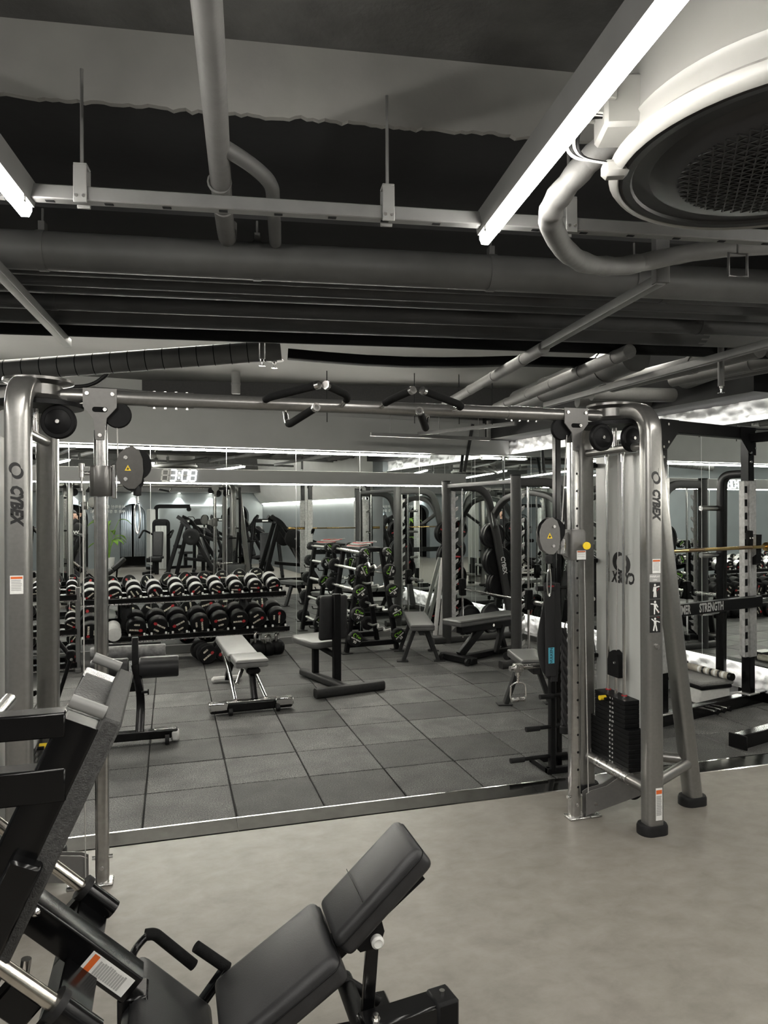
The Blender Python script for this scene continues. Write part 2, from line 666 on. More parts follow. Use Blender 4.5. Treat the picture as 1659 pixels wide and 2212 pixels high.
mb.sweep([Mf(5.19, KW-.1, 2.95), Mf(5.075, KW-.05, 2.27)], rrect(.045, .02, .004))
tag(mb.build('steel_brace', 'charcoal'), 'slanted dark steel strap between soffit and the end of the grey band', 'brace')
# LED lines of the mirror wall
def led_line(name, a, b, r, mat, label, group=None):
    t = thing(name, label, 'light', (V(a)+V(b))/2, 0, group)
    o = (V(a)+V(b))/2
    d = (V(b)-V(a))
    mb = MB()
    mb.cyl(V(a)-o, V(b)-o, r, 8)
    mb.build('light_tube', mat, t)
    n = d.normalized()
    for e in (a, b):
        mb = MB()
        mb.cyl(V(e)-o-n*.012, V(e)-o+n*.012, r*1.15, 8)
        mb.build('end_cap', 'white_metal', t)
    return t
led_line('led_strip_light', Mf(AL+.05, KW-.028, 2.478), Mf(4.55, KW-.028, 2.478), .012, 'cove_white', 'long LED strip light running under the soffit at the top of the back mirrors')
led_line('led_strip_light', Mf(5.38, KW-.028, 2.478), Mf(5.7, KW-.028, 2.478), .012, 'cove_white', 'short LED strip light at the top of the mirror in the room corner')
led_line('led_strip_light', Mf(AL+.05, KW-.02, 2.062), Mf(5.1, KW-.02, 2.062), .006, 'cove_white', 'thin LED line under the grey clock band')
# ================================================================ right wall: textured plaster with a back-lit mirror in front
def rough_panel(a, k0, k1, z0, z1, amp, step=.022):
    from mathutils import noise
    nk, nz_ = max(2, int((k1-k0)/step)), max(2, int((z1-z0)/step))
    vs, fs = [], []
    for i in range(nk+1):
        for j in range(nz_+1):
            k, z = k0+(k1-k0)*i/nk, z0+(z1-z0)*j/nz_
            h = noise.fractal(V((k*9, z*16, 3.1)), .8, 2.1, 4)
            vs.append(Mf(a-amp*max(-.6, h), k, z))
    for i in range(nk):
        for j in range(nz_):
            q_ = i*(nz_+1)+j
            fs.append((q_, q_+1, q_+nz_+2, q_+nz_+1))
    return MB().add(vs, fs)
KE = 4.55
mb = MB()
mbox(mb, XR+.13, XR+.3, KE, KW+.05, FZ-.1, 3.5)
wr = struct(mb.build('wall_right', 'wall_grey'))
wr['label'] = 'right wall with white rough plaster and a back-lit mirror'
rough_panel(XR+.11, KE, KW+.01, -.015, .5, .03).build('rough_plaster', 'stone_plaster', wr, 'white rough plaster plinth', ang=180)
rough_panel(XR+.11, KE, KW+.01, 2.3, 2.735, .03).build('rough_plaster', 'stone_plaster', wr, 'white rough plaster strip above the mirror', ang=180)
for k0 in (KE, 5.46, 6.37, 7.28, 8.19):
    mb = MB()
    mbox(mb, XR, XR+.012, k0+.002, min(k0+.908, KW), .262, 2.528)
    mb.build('mirror_panel', 'mirror', wr)
    mb = MB()
    mbox(mb, XR-.0005, XR+.01, k0-.002, k0+.002, .262, 2.528)
    mb.build('mirror_edge', 'seam_edge', wr)
mb = MB()
mbox(mb, XR+.014, XR+.03, KE+.02, KW-.02, .34, 2.46)
mb.build('mirror_backing', 'charcoal', wr)
led_line('led_strip_light', Mf(XR+.045, KE+.03, .315), Mf(XR+.045, KW-.03, .315), .008, 'back_white', 'LED strip hidden behind the lower edge of the right mirror')
led_line('led_strip_light', Mf(XR+.045, KE+.03, 2.47), Mf(XR+.045, KW-.03, 2.47), .008, 'back_white', 'LED strip hidden behind the upper edge of the right mirror')
mb = MB()
mbox(mb, XR-.35, XR+.3, KE, KW, 2.735, 3.3)
struct(mb.build('trim_3', 'ceiling_black'))['label'] = 'black ceiling box above the rough plaster strip'
# ================================================================ plain walls behind the camera (seen in the mirrors)
mb = MB()
mbox(mb, XR, XR+.3, -7.0, KE, FZ-.1, 3.5)
struct(mb.build('wall_right', 'wall_bluegrey'))['label'] = 'blue-grey right wall behind the camera'
mb = MB()
mb.prism([(0, 2.02), (.06, 2.02), (.3, 2.32), (.42, 3.5), (0, 3.5)], Mf(XR, (-6.0+4.0)/2, 0), -XM, ZZ, 4.0+6.0)
struct(mb.build('trim_4', 'wall_white'))['label'] = 'white sloped bulkhead along the right wall'
led_line('led_strip_light', Mf(XR-.03, -5.9, 2.0), Mf(XR-.03, 3.9, 2.0), .012, 'cove_white', 'LED strip under the white bulkhead of the right wall')
mb = MB()
mbox(mb, AL-.2, AL, -7.0, KW, FZ-.1, 3.5)
struct(mb.build('wall_left', 'wall_bluegrey'))['label'] = 'blue-grey left wall'
KR = -6.0
arches = [(-.15, .42, 1.98), (1.59, .39, 2.0), (4.9, .39, 2.0)]
pts = [(AL-.2, FZ)]
for a, hw, top in arches:
    pts.append((a-hw, FZ))
    for i in range(13):
        t = pi-pi*i/12
        pts.append((a+hw*cos(t), top-hw+hw*sin(t)))
    pts.append((a+hw, FZ))
pts += [(XR+.2, FZ), (XR+.2, 3.5), (AL-.2, 3.5)]
mb = MB()
mb.prism(pts, Mf(0, KR-.15, 0), XM, ZZ, .3)
wrr = struct(mb.build('wall_rear', 'wall_bluegrey'))
wrr['label'] = 'blue-grey rear wall with arched openings'
mb = MB()
mbox(mb, AL, XR, KR-1.15, KR-1.05, FZ, 3.5)
struct(mb.build('wall_rear', 'charcoal'))['label'] = 'dark wall of the corridor behind the arches'
mb = MB()
mbox(mb, AL, XR, KR, KR+1.0, 2.36, 3.5)
struct(mb.build('trim_5', 'pipe_grey'))['label'] = 'dark grey lowered ceiling along the rear wall'
# ================================================================ ceiling slabs and beam (building grid)
mb = MB()
bbox(mb, -7, 9, -9, 2.83, 3.5, 3.7)
struct(mb.build('ceiling', 'ceiling_grey'))['label'] = 'rough dark grey concrete ceiling slab'
mb = MB()
bbox(mb, -7, 9, 2.84, 6.0, 3.24, 3.7)
cb = struct(mb.build('ceiling', 'ceiling_black'))
cb['label'] = 'black painted lower ceiling slab'
# light plaster face of the beam: front skin with a ragged lower and upper edge
vs, fs = [], []
n = 700
from mathutils import noise as _nz
for i in range(n+1):
    a = -7+16*i/n
    r = .35*_nz.fractal(V((a*6, 1.7, 0)), .5, 2, 6)+.5*_nz.fractal(V((a*34, 5.7, 0)), .6, 2, 3)
    vs += [Bf(a, 2.815, 3.222-.02*r), Bf(a, 2.815, 3.52), Bf(a, 2.84, 3.222-.02*r)]
for i in range(n):
    q_ = 3*i
    fs += [(q_, q_+1, q_+4, q_+3), (q_+2, q_, q_+3, q_+5)]
struct(MB().add(vs, fs).build('trim_6', 'beam_plaster', ang=20))['label'] = 'light grey plastered beam face with a ragged lower edge'
mb = MB()
bbox(mb, -7, 9, 6.0, 13, 3.3, 3.7)
struct(mb.build('ceiling', 'ceiling_back'))['label'] = 'light grey ceiling slab above the mirrors'
mb = MB()
bbox(mb, -7, 9, 9.05, 9.3, 3.05, 3.31)
struct(mb.build('trim_7', 'charcoal'))['label'] = 'dark beam at the far end of the ceiling'

# ================================================================ LED tube lights
def ceiling_led(u, v0, v1, z, label, seen=True):
    t = thing('led_tube_light', label, 'light', Bf(u, (v0+v1)/2, z), AB, 'linear LED ceiling lights')
    L = abs(v1-v0)
    mb = MB()
    mb.sweep([(0, -L/2, .012), (0, L/2, .012)], [(.0, -.022), (.012, -.022), (.012, .022), (0, .022), (-.02, .013), (-.02, -.013)], x=(0, 0, 1))
    mb.build('light_tube', 'led_white', t)
    mb = MB()
    # folded steel channel above the tube
    mb.sweep([(-.0, -L/2, .06), (-.0, L/2, .06)], [(-.034, -.03), (-.034, .03), (.035, .045), (.035, -.045)], x=(0, 0, 1))
    mb.build('housing', 'strut_grey', t)
    for y in [(-L/2+.1), -L/6, L/6, L/2-.1]:
        for sx in (-1, 1):
            mb = MB()
            mb.box((sx*.028, y, .022), (.006, .02, .034), .001)
            mb.build('clip', 'chrome', t)
    return t
ceiling_led(.83, -3.2, 2.70, 2.735, 'long white LED tube light at upper right beside the round air conditioner')
ceiling_led(-.83, -3.2, 2.68, 2.735, 'long white LED tube light at the left edge')
ceiling_led(-2.5, -3.2, 2.7, 2.735, 'LED tube light over the left side of the room')
ceiling_led(2.9, -3.2, 2.7, 2.735, 'LED tube light over the right side of the room behind the air conditioner')
ceiling_led(-3.4, 5.2, 8.2, 2.9, 'LED tube light over the left dumbbell rack')
pm('clamp_grey', (.16, .16, .155), .45, .1, .06, 20)
led_line('led_strip_light', Bf(-3.4, 5.9, 3.13), Bf(4.0, 5.9, 3.13), .013, 'cove_white', 'LED strip hidden behind the parallel pipes that lights the back ceiling')
# ================================================================ strut channel with hangers
t = thing('strut_channel', 'grey slotted steel strut hung across the ceiling between the LED lights', 'strut', Bf(.9, 2.65, 2.8), AB)
mb = MB()
mb.box((0, 0, 0), (6.6, .045, .05), .004)
mb.build('rail', 'strut_grey', t)
for k in range(34):
    mb = MB()
    mb.box((-3.2+k*.195, -.0, -.0255), (.03, .016, .003), .001)
    mb.build('slot', 'black_matte', t)
for k, u in enumerate((-.635-.9, .44-.9, 1.15-.9, 2.3-.9)):
    mb = MB()
    mb.cyl((u, .0, .03), (u, 0, .44), .006, 8)
    h = mb.build('hanger_rod', 'strut_grey', t)
    mb = MB()
    mb.box((u, -.027, .03), (.045, .008, .13), .002)
    mb.box((u, .027, .03), (.045, .008, .13), .002)
    mb.box((u, 0, .098), (.045, .06, .008), .002)
    mb.build('hanger_clamp', 'clamp_grey', t)
    for s in (-1, 1):
        mb = MB()
        mb.cyl((u+s*.012, -.034, -.012), (u+s*.012, -.03, -.012), .006, 6)
        mb.build('bolt', 'steel', t)
# ================================================================ pipes across the room
def pipe_run(v, r, zb, mat, label, a0=-6.5, a1=8.5, rings=()):
    t = thing('ceiling_pipe', label, 'pipe', Bf((a0+a1)/2, v, zb+r), AB, 'parallel pipes under the ceiling')
    mb = MB()
    L = (a1-a0)/2
    mb.cyl((-L, 0, 0), (L, 0, 0), r, 22)
    mb.build('pipe', mat, t)
    for u in rings:
        mb = MB()
        u -= (a0+a1)/2
        mb.cyl((u-.02, 0, 0), (u+.02, 0, 0), r*1.05, 22)
        mb.box((u, 0, r+.02), (.03, .05, .05), .002)
        mb.cyl((u, 0, r), (u, 0, 3.24-zb-r), .006, 6)
        mb.build('pipe_clamp', mat, t)
    return t
pipe_run(3.64, .09, 2.85, 'pipe_grey', 'thickest front grey pipe across the ceiling', rings=(-1.05, -.05, 1.15, 1.95, 3.2))
pipe_run(3.78, .06, 2.87, 'pipe_dark', 'dark pipe directly behind the thick front pipe', rings=(2.2,))
pipe_run(3.92, .05, 2.86, 'pipe_dark', 'slim dark pipe, third from the front')
pipe_run(4.08, .1, 2.87, 'pipe_dark', 'wide dark pipe, fourth from the front', rings=(-1.7, 3.1))
pipe_run(4.36, .065, 2.855, 'pipe_dark', 'dark pipe, fifth from the front', rings=(-1.2, 2.8))
pipe_run(4.66, .13, 2.85, 'pipe_dark', 'thick dark duct, sixth from the front', a1=3.0)
pipe_run(4.98, .06, 2.85, 'black_matte', 'black pipe, rearmost of the parallel run')
mb = MB()
bbox(mb, -3.6, 4.6, 3.62, 4.9, 3.14, 3.18)
tag(mb.build('cable_tray', 'pipe_dark'), 'dark tray above the parallel pipes', 'tray')
# elbow at the right end of the thick duct
mb = MB()
mb.tube(fillet([Bf(2.95, 4.66, 2.98), Bf(3.75, 4.66, 2.98), Bf(3.9, 6.3, 2.98)], .45, 10), .13, 20)
tag(mb.build('duct_elbow', 'pipe_grey'), 'grey elbow where the thick duct turns to the back wall', 'duct')
# black cable tray hung behind the pipes, slightly sagging
mb = MB()
mb.sweep([Bf(.15+.3*k, 5.55, 2.9-.035*sin(pi*min(1, max(0, k/6)))) for k in range(10)], rrect(.07, .1, .008), x=(0, 0, 1))
t = tag(mb.build('cable_bundle', 'black_matte'), 'black sagging cable bundle behind the pipes', 'cable')
# spiral flexible duct at the left
t = thing('spiral_duct', 'dark ribbed flexible duct rising to the right behind the pipes', 'duct', (0, 0, 0))
P0, P1 = Bf(-2.9, 5.75, 2.655), Bf(.1, 5.62, 2.945)
pts = [P0.lerp(P1, k/26) for k in range(27)]
mb = MB()
mb.tube(pts, .078, 18)
mb.build('duct_hose', 'pipe_grey', t)
for k in range(1, 24):
    c = P0.lerp(P1, k/24)
    d = (P1-P0).normalized()
    mb = MB()
    mb.cyl(c-d*.003, c+d*.003, .0795, 18)
    mb.build('duct_rib', 'black_matte', t)
# ================================================================ pipe towards the camera with branch
t = thing('ceiling_pipe', 'light grey pipe running overhead away from the camera with a side branch', 'pipe', (0, 0, 0))
mb = MB()
pts = [Bf(-.12, -2, 3.0), Bf(-.15, 1.9, 3.0), Bf(-.185, 3.1, 3.0), Bf(-.19, 3.5, 3.0), Bf(-.19, 3.66, 3.05), Bf(-.19, 3.7, 3.2)]
mb.tube(fillet(pts, .12), .041, 16)
mb.build('pipe', 'insulation', t)
mb = MB()
mb.tube(fillet([Bf(-.17, 2.62, 3.0), Bf(-.06, 2.75, 3.0), Bf(.02, 2.9, 3.0), Bf(.04, 3.6, 3.0), Bf(.04, 3.66, 3.2)], .1), .029, 14)
mb.build('branch_pipe', 'pipe_grey', t)
for v in (2.92, 3.15):
    mb = MB()
    c = Bf(-.185, v, 3.0)
    mb.tube([c+XB*(.043*cos(k*pi/8))+ZZ*(.043*sin(k*pi/8)) for k in range(16)], .006, 6, closed=True)
    mb.build('joint_ring', 'insulation', t)
# ================================================================ cable crossover machine
CXo = V((.925, 3.6, FZ))
XO = thing('cable_crossover', 'grey cable crossover machine with two towers joined by a pull-up bar', 'exercise machine', CXo)
def part(name, mat, fn, parent=XO, org=CXo, label=None, ang=38):
    mb = MB(org)
    fn(mb)
    return mb.build(name, mat, parent, label, ang)
def logo(mb, o, x, y, s):
    """round emblem of two crescents whose thin ends trail off to opposite sides"""
    n = 16
    for sg in (1, -1):
        out, inn = [], []
        for k in range(n+1):
            u = k/n
            t = radians(118-203*u)
            r = .37+.27*sin(pi*min(1, u*1.02))
            out.append((sg*s*r*1.12*cos(t), sg*s*r*sin(t)))
            inn.append((sg*s*.36*1.12*cos(t), sg*s*.35*sin(t)))
        mb.prism([(-sg*s*.95, sg*s*.52)]+out+inn[::-1], o, x, y, .001)
def sticker(parent, org, o, x, y, w, h, rows=7):
    mb = MB(org)
    mb.prism([(-w/2, -h/2), (w/2, -h/2), (w/2, h/2), (-w/2, h/2)], o, x, y, .001)
    st = mb.build('warning_label', 'sticker', parent, 'white warning label with orange header')
    z = V(x).cross(V(y)).normalized()
    mb = MB(org)
    mb.prism([(-w*.44, h*.32), (w*.44, h*.32), (w*.44, h*.44), (-w*.44, h*.44)], V(o)+z*.0008, x, y, .0006)
    mb.build('label_header', 'orange_print', st).matrix_parent_inverse = MX()
    for k in range(rows):
        mb = MB(org)
        yy = h*(.24-.62*k/rows)
        ww = w*random.uniform(.3, .4)
        mb.prism([(-w*.4, yy-h*.02), (ww, yy-h*.02), (ww, yy+h*.02), (-w*.4, yy+h*.02)], V(o)+z*.0008, x, y, .0006)
        mb.build('label_text_line', 'grey_print', st)
    return st
BZ = 2.235
# beam and its splice sleeves
part('top_beam', 'graphite_paint', lambda m: m.cyl((-.5, 3.6, BZ), (2.36, 3.6, BZ), .0335, 24), label='long round top beam')
for x in (.0, 1.86):
    part('beam_sleeve', 'graphite_paint', lambda m: m.cyl((x-.105, 3.6, BZ), (x+.105, 3.6, BZ), .037, 24))
    for k in range(4):
        xx = x-.075+.05*k
        part('sleeve_bolt', 'steel', lambda m: m.cyl((xx, 3.6, BZ-.045), (xx, 3.6, BZ+.039), .006, 8))
# pull-up grips
grips = [((.442, 3.575, 2.235), (.43, 3.45, 2.238), (.65, 3.25, 2.278)), ((.828, 3.575, 2.235), (.835, 3.43, 2.262), (.678, 3.25, 2.279)),
         ((1.035, 3.575, 2.235), (1.03, 3.45, 2.246), (1.102, 3.25, 2.275)), ((1.421, 3.575, 2.235), (1.44, 3.44, 2.236), (1.146, 3.25, 2.274)),
         ((.545, 3.6, 2.205), (.55, 3.56, 2.125), (.637, 3.25, 2.176)), ((1.3, 3.6, 2.205), (1.275, 3.56, 2.125), (1.132, 3.25, 2.177))]
for a, b, c in grips:
    a, b, c = V(a), V(b), V(c)
    path = fillet([a, b, c], .1, 8)
    g = part('pull_up_grip', 'chrome', lambda m: m.tube(path, .0125, 12))
    s0 = next(i for i, q_ in enumerate(path) if (q_-a).length > .09)
    e = path[-1]+(path[-2]-path[-1]).normalized()*.02
    part('grip_foam', 'foam', lambda m: m.tube(path[s0:-1]+[e], .0185, 14), g)
    part('grip_cap', 'chrome', lambda m: m.cyl(e, path[-1], .0195, 14), g)
def tower(s):
    def X(d):
        return .925+s*d
    LP = rrect(.1, .088, .025, 4)
    # inverted-U frame: front leg, over the hub, back leg
    fx, bx_, sx_ = X(1.533), X(1.515), X(2.0)
    up = [(fx, 3.312, FZ+.05), (fx, 3.312, 2.235), (X(1.52), 3.6, 2.262)]
    part('front_leg', 'graphite_paint', lambda m: m.sweep(fillet(up, .2, 10), LP, x=(1, 0, 0)))
    up2 = [(bx_, 3.934, FZ+.05), (bx_, 3.934, 2.235), (X(1.52), 3.6, 2.262)]
    part('rear_leg', 'graphite_paint', lambda m: m.sweep(fillet(up2, .2, 10), LP, x=(1, 0, 0)))
    up3 = [(sx_, 3.57, FZ+.05), (X(1.74), 3.6, 2.2), (X(1.5), 3.6, 2.245)]
    part('side_leg', 'graphite_paint', lambda m: m.sweep(fillet(up3, .17, 10), LP, x=(0, 1, 0)))
    for (px, py) in ((fx, 3.312), (bx_, 3.934), (sx_, 3.57)):
        part('rubber_foot', 'rubber_hex', lambda m: m.sweep([(px, py, FZ), (px, py, FZ+.04), (px, py, FZ+.052)], rrect(.165, .115, .052, 5), x=(1, 0, 0), scale=(1, 1, .93)))
    part('hub', 'graphite_dark', lambda m: m.lathe((X(1.5), 3.6, 2.2), (0, 0, 1), [(.12, 0), (.125, .01), (.1, .03), (.1, .075), (.15, .088), (.15, .1), (.0, .108)], 28))
    part('hub_plate', 'black_satin', lambda m: m.lathe((X(1.5), 3.6, 2.175), (0, 0, 1), [(.19, 0), (.19, .02), (.14, .03)], 28))
    part('hub_post', 'steel', lambda m: m.cyl((X(1.52), 3.62, 2.04), (X(1.52), 3.62, 2.19), .014, 14))
    # cross tubes
    part('cross_tube', 'graphite_paint', lambda m: m.cyl((fx, 3.312, .2), (bx_, 3.934, .2), .03, 16))
    part('cross_tube', 'graphite_paint', lambda m: m.cyl((fx, 3.312, .235), (X(1.985), 3.57, .225), .03, 16))
    part('cross_tube', 'graphite_paint', lambda m: m.cyl((bx_, 3.934, .235), (X(1.985), 3.57, .24), .03, 16))
    part('cross_tube', 'graphite_paint', lambda m: m.cyl((fx, 3.312, 2.05), (bx_, 3.934, 2.05), .022, 16))
    part('tube_sleeve', 'steel', lambda m: m.cyl((X(1.527), 3.5, .2), (X(1.52), 3.8, .2), .034, 16))
    # shroud
    part('shroud_panel', 'shroud', lambda m: m.box((X(1.63), 3.67, 1.13), (.006, .62, 1.8), .002), label='translucent grey shroud panel')
    for z in (1.98, 1.39, .8, .36):
        part('shroud_clip', 'black_satin', lambda m: m.box((X(1.6), 3.975, z), (.05, .05, .028), .006))
    # guide rods, stack
    for y in (3.63, 3.79):
        part('guide_rod', 'chrome', lambda m: m.cyl((X(1.585), y, .21), (X(1.585), y, 2.04), .0105, 14))
        part('rod_collar', 'red_print', lambda m: m.cyl((X(1.585), y, .628), (X(1.585), y, .634), .017, 14))
        part('rod_sleeve', 'chrome', lambda m: m.cyl((X(1.585), y, 1.98), (X(1.585), y, 2.03), .016, 14))
    for k in range(15):
        zt = .62-.0262*k
        wide = k >= 6
        o = part('weight_plate', 'black_satin', lambda m: m.box((X(1.595), 3.70, zt-.013), (.13 if not wide else .135, .3 if not wide else .38, .0248), .002))
        xf = X(1.595)-s*(.0655 if not wide else .068)
        for yy, nm in ((3.665, str((5, 7.5, 10, 12.5, 15, 17.5, 21, 25, 29, 32, 36, 40, 43, 47, 50)[k])), (3.69, str((10, 15, 20, 25, 30, 35, 42, 50, 57, 65, 72, 80, 87, 95, 99)[k]))):
            txt('plate_number', nm, 'white_print', o, V((xf-s*.0006, yy, zt-.013))-CXo, (0, -s, 0), (0, 0, 1), .014, bold=.0004)
    part('selector_pin', 'yellow_plastic', lambda m: m.cyl((X(1.525), 3.73, .6), (X(1.485), 3.73, .6), .014, 16))
    part('pin_stem', 'black_satin', lambda m: m.cyl((X(1.53), 3.7, .6), (X(1.5), 3.7, .6), .009, 10))
    part('lift_rod', 'chrome', lambda m: m.cyl((X(1.585), 3.71, .62), (X(1.585), 3.71, .74), .011, 12))
    part('pulley_block', 'black_satin', lambda m: m.prism([(-.055, -.075), (.055, -.075), (.055, .02), (.04, .06), (.0, .08), (-.04, .06), (-.055, .02)], (X(1.585), 3.71, .8), (0, 1, 0), (0, 0, 1), .045))
    part('pulley_bolt', 'steel', lambda m: m.cyl((X(1.585)-s*.03, 3.69, .81), (X(1.585), 3.69, .81), .007, 8))
    # adjustable column with holes
    cx, cy = X(1.238), 3.6
    col = part('column', 'column_steel', lambda m: m.sweep([(cx, cy, FZ+.012), (cx, cy, 2.08)], rrect(.06, .06, .018, 4), x=(1, 0, 0)), label='brushed steel adjustment column')
    for k in range(19 if s > 0 else 0):
        z = .16+.097*k
        part('adjustment_hole', 'black_matte', lambda m: m.cyl((cx+.006, cy-.0304, z), (cx+.006, cy-.028, z), .0068, 10), col)
    part('column_base', 'steel', lambda m: m.box((X(1.29), cy, FZ+.006), (.2, .085, .012), .004))
    for z, dx in ((.1, .034), (.06, .0)):
        part('column_bolt', 'steel', lambda m: m.cyl((cx-.045 if dx else cx, cy-.0 if dx else cy-.035, z), (cx+.045 if dx else cx, cy, z), .009, 8))
    # bracket joining column and beam
    by = 3.6-.036
    poly = [(-.073, .035), (.073, .035), (.073, -.05), (.03, -.1), (.022, -.16), (.02, -.2), (-.02, -.2), (-.022, -.16), (-.03, -.1), (-.073, -.05)]
    br = part('beam_bracket', 'graphite_plate', lambda m: m.prism(poly, (cx, by, BZ), (1, 0, 0), (0, 0, 1), .008))
    part('beam_bracket', 'graphite_plate', lambda m: m.prism(poly, (cx, 3.638, BZ), (1, 0, 0), (0, 0, 1), .008))
    part('bracket_slot', 'black_matte', lambda m: m.prism(rrect(.066, .024, .011, 3), (cx, by-.0045, BZ-.062), (1, 0, 0), (0, 0, 1), .002), br)
    for dx, dz in ((-.055, .01), (.055, .01), (.022, -.062), (0, -.18)):
        part('bracket_bolt', 'steel', lambda m: m.cyl((cx+dx, by-.012, BZ+dz), (cx+dx, by-.003, BZ+dz), .009, 8), br)
    part('small_pulley', 'black_satin', lambda m: m.lathe((cx-s*.075, 3.585, 2.155), (0, 1, 0), [(.0, 0), (.058, 0), (.062, .004), (.05, .012), (.062, .02), (.058, .024), (0, .024)], 26))
    # big pulleys under the hub
    for d in ((1.40,) if s < 0 else (1.335, 1.53)):
        p_ = part('pulley', 'black_satin', lambda m: m.lathe((X(d), 3.47, 2.1), (.12*s, -1, 0), [(0, -.014), (.07, -.014), (.075, -.009), (.062, 0), (.075, .009), (.07, .014), (.056, .014), (.056, .012), (.053, .014), (0, .015)], 36))
        part('pulley_bolt', 'steel', lambda m: m.cyl((X(d), 3.46, 2.1), (X(d)+.003*s, 3.444, 2.1), .009, 10), p_)
    # low pulley guard
    g = [(.0, .0), (.42, .085), (.42, .2), (.33, .2), (.2, .185), (.13, .15), (.03, .135), (.0, .12)]
    for dy in (-.02, .02):
        part('pulley_guard', 'graphite_plate', lambda m: m.prism([(s*a, b) for a, b in g], (X(1.3), 3.6+dy, FZ+.012), (1, 0, 0), (0, 0, 1), .005))
    part('low_pulley', 'black_satin', lambda m: m.lathe((X(1.62), 3.585, .1), (0, 1, 0), [(0, 0), (.06, 0), (.05, .015), (.06, .03), (0, .03)], 24))
    part('guard_bolt', 'steel', lambda m: m.cyl((X(1.36), 3.57, .05), (X(1.36), 3.58, .05), .009, 8))
    # cables
    part('steel_cable', 'cable', lambda m: m.tube([(X(1.585), 3.71, .8), (X(1.58), 3.68, 1.5), (X(1.53), 3.6, 2.1)], .003, 6))
    part('steel_cable', 'cable', lambda m: m.tube([(X(1.4), 3.5, 2.17), (X(1.31), 3.56, 2.2)], .003, 6))
    # lettering on the front leg
    yf = 3.312-.0446
    zc = 1.745
    part('emblem', 'black_print', lambda m: logo(m, (fx, yf, 1.872), (.2, 0, -1), (1, 0, .2), .05))
    txt('lettering', 'CYBEX', 'black_print', XO, V((fx, yf-.0002, 1.735))-CXo, (0, 0, -1), (1, 0, 0), .062, bold=.0036, shear=.25, ext=.0004, squash=.82)
    sticker(XO, CXo, (fx, yf, 1.405), (1, 0, 0), (0, 0, 1), .05, .075)
    if s > 0:
        sticker(XO, CXo, (fx+.01, yf, .146), (1, 0, 0), (0, 0, 1), .04, .17, 12)
        part('leg_bolt', 'steel', lambda m: m.cyl((fx, yf, .98), (fx, yf-.012, .98), .014, 6))
        hd = part('instruction_header', 'grey_print', lambda m: m.prism(rrect(.066, .04, .002), (fx-.01, yf, 1.343), (1, 0, 0), (0, 0, 1), .001))
        txt('lettering', 'PWRPLAY', 'white_print', hd, V((fx-.01, yf-.001, 1.35))-CXo, (1, 0, 0), (0, 0, 1), .014, bold=.0003)
        txt('lettering', 'CABLE', 'white_print', hd, V((fx-.01, yf-.001, 1.333))-CXo, (1, 0, 0), (0, 0, 1), .009, bold=.0003)
        for k, z in enumerate((1.276, 1.187, 1.098)):
            c = V((fx-.01, yf, z))
            pn = part('instruction_panel', 'black_print', lambda m: m.prism(rrect(.066, .086, .002), c, (1, 0, 0), (0, 0, 1), .001))
            def fig(m):
                q_ = c+V((0, -.0009, 0))
                def limb(pts, w):
                    m.sweep([q_+V((a, 0, b)) for a, b in pts], [(-w, -.0003), (w, -.0003), (w, .0003), (-w, .0003)], x=(1, 0, .3))
                m.prism([(.006*cos(t*pi/5), .029+.007*sin(t*pi/5)) for t in range(10)], q_, (1, 0, 0), (0, 0, 1), .0006)
                m.prism([(-.009, .02), (.009, .02), (.006, -.006), (-.006, -.006)], q_, (1, 0, 0), (0, 0, 1), .0006)
                arms = [(((-.007, .018), (-.011, -.004)), ((.007, .018), (.028, .022))), (((-.007, .018), (-.027, .02)), ((.007, .018), (.018, .0))), (((-.007, .018), (-.022, .03)), ((.007, .018), (.029, .01)))][k]
                legs = [(((-.004, -.004), (-.006, -.034)), ((.004, -.004), (.006, -.034))), (((-.004, -.004), (-.004, -.036)), ((.004, -.004), (.024, -.028))), (((-.004, -.004), (-.01, -.034)), ((.004, -.004), (.011, -.036)))][k]
                for l in arms:
                    limb(l, .0028)
                for l in legs:
                    limb(l, .0038)
            part('pictogram', 'white_print', fig, pn)
            part('arrow_mark', 'red_print', lambda m: m.sweep([c+V((.012, -.001, -.002-.02*(k == 1)+.04*(k == 2))), c+V((.026, -.001, .012-.03*(k == 1)+.024*(k == 2)))], [(-.001, -.0003), (.001, -.0003), (.001, .0003), (-.001, .0003)]), pn)
        xs = X(1.63)-.0035
        part('emblem', 'black_print', lambda m: logo(m, (xs, 3.715, 1.39), (0, 1, 0), (0, 0, 1), .125))
        txt('lettering', 'CYBEX', 'black_print', XO, V((xs-.0004, 3.7, 1.30))-CXo, (0, 1, 0), (0, 0, 1), .088, bold=.0042, shear=-.15, ext=.0003, squash=.8)
pm('shroud', (.5, .51, .49), .22, .0, .03, 4, spec=.6)
tower(1)
tower(-1)
# ---- carriage on the left column
def bumper(x, y, z, hang=.12):
    b = part('cable_bumper', 'rubber_hex', lambda m: m.lathe((x, y, z), (0, 0, -1), [(.0, 0), (.02, 0), (.022, .008), (.018, .045), (.0, .05)], 16))
    part('swivel', 'chrome', lambda m: m.cyl((x, y, z-.05), (x, y, z-.075), .007, 10), b)
    k = [V((x+.012*sin(2*pi*i/16), y, z-.075-hang/2+hang/2*cos(2*pi*i/16))) for i in range(16)]
    part('carabiner', 'chrome', lambda m: m.tube(k, .004, 8, closed=True), b)
cx = .925-1.238
cg = part('carriage', 'graphite_dark', lambda m: m.sweep([(cx, 3.6, 1.775), (cx, 3.6, 1.785), (cx, 3.6, 1.905), (cx, 3.6, 1.915)], rrect(.096, .096, .03, 5), x=(1, 0, 0), scale=(.95, 1, 1, .95)), label='dark carriage block sliding on the column')
